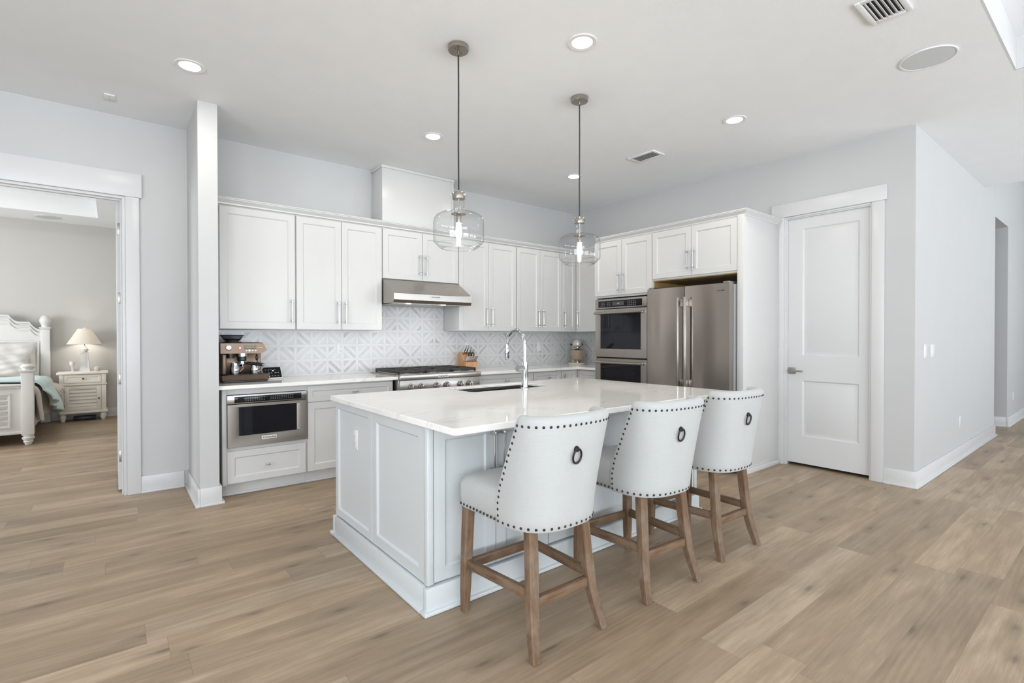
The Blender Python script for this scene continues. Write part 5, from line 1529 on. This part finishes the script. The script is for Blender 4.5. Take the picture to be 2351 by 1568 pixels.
mk('mattress', G().box(x0 - 0.02, x1 + 0.02, YFt + 0.06, YHd - 0.05, 0.34, 0.66, 0.05, 4), M['whitecloth'], r)
# bedding: separate cloths
def drape(name, lab, cat, mat, y0, y1, top, xr, zlow, amp, seed, xl=-2.52):
    rnd = random.Random(seed)
    ph = [rnd.uniform(0, 6) for _ in range(6)]
    def f(u, v):
        y = y0 + (y1 - y0) * u
        # v: 0 = middle of bed ... 1 = bottom of overhang
        w = 0.020 * math.sin(9 * u + ph[0]) + 0.014 * math.sin(23 * u + ph[1] + 4 * v)
        if v < 0.5:
            t = v / 0.5
            x = xl + (xr - 0.10 - xl) * t
            return (x, y, top + 0.012 * math.sin(7 * t + 5 * u + ph[2]) + w * 0.4)
        if v < 0.62:
            a = (v - 0.5) / 0.12 * PI / 2
            return (xr - 0.10 + 0.10 * math.sin(a) + w * 0.3, y, top - 0.10 + 0.10 * math.cos(a) + w * 0.3)
        t = (v - 0.62) / 0.38
        zz = top - 0.10 - (top - 0.10 - zlow(u)) * t
        return (xr + amp * math.sin(PI * 0.55 * t) + w * (0.5 + t), y, zz)
    g = G(); g.grid(f, 40, 46)
    o = mk(name, g, mat, label=lab, cat=cat, ang=80)
    m = o.modifiers.new('thickness', 'SOLIDIFY'); m.thickness = 0.03; m.offset = 1
    return o
drape('bed_sheet', 'beige sheet tucked along the side of the bed near the footboard', 'sheet', M['beigecloth'], 8.36, 9.75, 0.672, -0.745, lambda u: 0.26, 0.0, 3)
drape('duvet', 'pale blue duvet hanging over the side of the bed', 'duvet', M['bluecloth'], 8.55, 9.55, 0.715, -0.70, lambda u: 0.50 - 0.33 * u, 0.09, 4)
drape('blanket', 'beige quilt folded over the bed side near the pillows', 'blanket', M['beigecloth'], 9.58, 10.12, 0.710, -0.70, lambda u: 0.46 + 0.1 * u, 0.10, 9)
def pillow(c, sx, sz, th, tilt, rz, mat, lab, flange=0.0):
    m = Matrix.Translation(c) @ Matrix.Rotation(rz, 4, 'Z') @ Matrix.Rotation(tilt, 4, 'X')
    def f(u, v):
        a, b = 2 * u - 1, 2 * v - 1
        k = max(0.0, (1 - abs(a) ** 4) * (1 - abs(b) ** 4)) ** 0.5
        pinch = 1 - 0.06 * (1 - a * a) * abs(b) ** 2
        return a, b, k
    g = G(m)
    for sgn in (-1, 1):
        def q(u, v):
            a, b, k = f(u, v)
            wr = 0.010 * math.sin(9 * a + 4 * b) + 0.008 * math.sin(13 * b - 5 * a)
            return (a * sx / 2 * (1 - 0.05 * (1 - b * b)), sgn * (th / 2 * k + wr * k), sz / 2 + b * sz / 2 * (1 - 0.05 * (1 - a * a)))
        g.grid(q, 26, 26)
    if flange:
        g.rings([[(x * (1 + s), y_, sz / 2 + z_ * (1 + s)) for x, y_, z_ in ((-sx / 2, -0.004, -sz / 2), (sx / 2, -0.004, -sz / 2), (sx / 2, -0.004, sz / 2), (-sx / 2, -0.004, sz / 2))] for s in (-0.03, 2 * flange / sx)], cap0=False, cap1=False)
    bmesh.ops.remove_doubles(g.bm, verts=g.bm.verts, dist=0.0005)
    return mk('pillow', g, mat, label=lab, cat='pillow', group='pillows on the bed', ang=80)
pillow((-1.22, 10.17, 0.70), 0.68, 0.52, 0.16, -0.20, 0.0, M['pillowcloth'], 'large white square pillow with a fringed edge standing against the headboard', 0.02)
pillow((-1.25, 9.97, 0.70), 0.62, 0.36, 0.16, -0.35, 0.05, M['pillowcloth'], 'smaller white pillow leaning in front of the fringed pillow')
# nightstand
NX0, NX1, NY0, NY1 = -0.636, -0.088, 10.052, 10.38
r = thing('nightstand', 'cream nightstand with one drawer and a louvred door beside the bed', 'nightstand', (-0.36, 10.2, 0))
mk('body', G().box(NX0 + 0.012, NX1 - 0.012, NY0 + 0.012, NY1, 0.155, 0.715, 0.003), M['cream'], r)
mk('tabletop', G().box(NX0 - 0.028, NX1 + 0.028, NY0 - 0.028, NY1 + 0.005, 0.7155, 0.752, 0.010, 3), M['cream'], r)
g = G(); g.box(NX0 - 0.012, NX1 + 0.012, NY0 - 0.012, NY0 + 0.0118, 0.548, 0.572, 0.006); g.box(NX0 - 0.018, NX1 + 0.018, NY0 - 0.018, NY1, 0.122, 0.1548, 0.008)
mk('moulding', g, M['cream'], r)
for x in (NX0, NX1 - 0.055):
    for z0, z1 in ((0.156, 0.547), (0.5725, 0.7145)): mk('pilaster', G().box(x, x + 0.055, NY0, NY0 + 0.0118, z0, z1, 0.003), M['cream'], r)
for x in (NX0 + 0.04, NX1 - 0.04):
    for y in (NY0 + 0.04, NY1 - 0.06):
        g = G(); turned(g, (x, y, 0), [(0.0, 0.0005), (0.020, 0.0005), (0.024, 0.015), (0.034, 0.035), (0.030, 0.042), (0.040, 0.070), (0.038, 0.088), (0.028, 0.100), (0.034, 0.108), (0.034, 0.1215), (0.0, 0.1215)]); mk('foot', g, M['cream'], r)
FN = frame((0, NY0 + 0.012, 0), '-y')
d = mk('drawer', G(FN).shaker(NX0 + 0.060, NX1 - 0.060, 0.585, 0.705, 0.0003, 0.014, 0.030, 0.008, 0.006), M['cream'], r)
def bed_knob(u, v, parent):
    g = G(FN); g.lathe([(0.0, 0.0145), (0.012, 0.0145), (0.007, 0.020), (0.012, 0.030), (0.011, 0.036), (0.0, 0.039)], (u, v, 0), 16); mk('knob', g, M['pewter'], parent)
bed_knob(-0.36, 0.648, d)
g = G(FN)
du0, du1, dv0, dv1 = NX0 + 0.060, NX1 - 0.060, 0.172, 0.535
g.box(du0, du0 + 0.055, dv0, dv1, 0.0003, 0.014, 0.002); g.box(du1 - 0.055, du1, dv0, dv1, 0.0003, 0.014, 0.002)
g.box(du0 + 0.055, du1 - 0.055, dv0, dv0 + 0.05, 0.0003, 0.014, 0.002); g.box(du0 + 0.055, du1 - 0.055, dv1 - 0.05, dv1, 0.0003, 0.014, 0.002)
d = mk('door', g, M['cream'], r)
for k in range(5):
    z = dv0 + 0.05 + (dv1 - dv0 - 0.10) * (k + 0.5) / 5
    g = G(FN @ Matrix.Translation((0, z, 0.006)) @ Matrix.Rotation(-0.25, 4, 'X')); g.box(du0 + 0.056, du1 - 0.056, -0.024, 0.024, -0.003, 0.003, 0.001); mk('louvre', g, M['cream'], d)
bed_knob(du1 - 0.028, 0.34, d)
for z in (0.24, 0.46): mk('hinge', G(FN).box(du0 - 0.007, du0 - 0.001, z - 0.02, z + 0.02, 0.0003, 0.010), M['pewter'], d)
# table lamp
lx, ly, lz = -0.345, 10.21, 0.7525
r = thing('table_lamp', 'white louvred table lamp with a lit cone shade on the nightstand', 'lamp', (lx, ly, lz))
g = G()
def sq(h, z): return [(lx - h, ly - h, z), (lx + h, ly - h, z), (lx + h, ly + h, z), (lx - h, ly + h, z)]
g.rings([sq(0.066, lz), sq(0.066, lz + 0.012), sq(0.058, lz + 0.03), sq(0.040, lz + 0.27), sq(0.048, lz + 0.275), sq(0.048, lz + 0.29), sq(0.036, lz + 0.295)])
b_ = mk('base', g, M['bedpaint'], r)
for k in range(14):
    z = lz + 0.055 + k * 0.0145; hh = 0.058 - 0.018 * (z - lz - 0.03) / 0.24
    mk('louvre', G().box(lx - hh * 0.55, lx + hh * 0.55, ly - hh - 0.004, ly - hh + 0.003, z, z + 0.008, 0.001), M['bedpaint'], b_)
g = G(); turned(g, (lx, ly, lz), [(0.030, 0.296), (0.042, 0.315), (0.046, 0.335), (0.040, 0.352), (0.022, 0.362), (0.018, 0.395), (0.0, 0.397)]); mk('neck', g, M['bedpaint'], r)
mk('stem', G().cyl((lx, ly, lz + 0.3975), (lx, ly, lz + 0.46), 0.006, seg=10), M['pewter'], r)
g = G(); g.lathe([(0.212, 0.420), (0.082, 0.655), (0.080, 0.655), (0.210, 0.420), (0.212, 0.420)], (lx, ly, lz), 40); mk('lamp_shade', g, M['shade'], r)
g = G(); g.lathe([(0.0, 0.664), (0.018, 0.664), (0.02, 0.672), (0.0, 0.680)], (lx, ly, lz), 16); g.cyl((lx - 0.08, ly, lz + 0.655), (lx + 0.08, ly, lz + 0.655), 0.002, seg=6); g.cyl((lx, ly, lz + 0.46), (lx, ly, lz + 0.664), 0.002, seg=6); mk('finial', g, M['bedpaint'], r)
mk('bulb', G().ball((lx, ly, lz + 0.53), 0.03), M['bulb'], r)
l = bpy.data.lights.new('lamp_glow', 'POINT'); l.energy = 14.0; l.color = (1.0, 0.91, 0.79); l.shadow_soft_size = 0.035
o = bpy.data.objects.new('lamp_glow', l); C.objects.link(o); o.parent = r; o.location = (0, 0, 0.53)
# small things on the nightstand
g = G(); g.lathe([(0.0, 0.0), (0.075, 0.0), (0.078, 0.006), (0.074, 0.009), (0.0, 0.007)], (-0.495, 10.115, lz), 28)
mk('plate', g, M['cream'], label='flat cream tray on the nightstand under the white goblet', cat='tray')
g = G(); g.lathe([(0.0, 0.0), (0.026, 0.0), (0.026, 0.004), (0.010, 0.010), (0.010, 0.070), (0.030, 0.090), (0.034, 0.125), (0.033, 0.150), (0.030, 0.150), (0.030, 0.125), (0.024, 0.095), (0.0, 0.085)], (-0.485, 10.115, lz + 0.0095), 24)
mk('candle_holder', g, M['plastic'], label='white stemmed candle holder standing on the nightstand tray', cat='candle holder')
g = G(); g.lathe([(0.0, 0.0), (0.024, 0.0), (0.036, 0.018), (0.040, 0.038), (0.034, 0.060), (0.018, 0.072), (0.0, 0.074)], (-0.195, 10.12, lz), 24)
mk('ornament', g, M['beigecloth'], label='round grey-beige ornament on the nightstand beside the lamp', cat='ornament')
g = G(); g.box(-0.48, -0.22, 10.15, 10.30, 0.0005, 0.06, 0.005)
mk('storage_box', g, M['black'], label='low black box on the floor under the nightstand', cat='box')
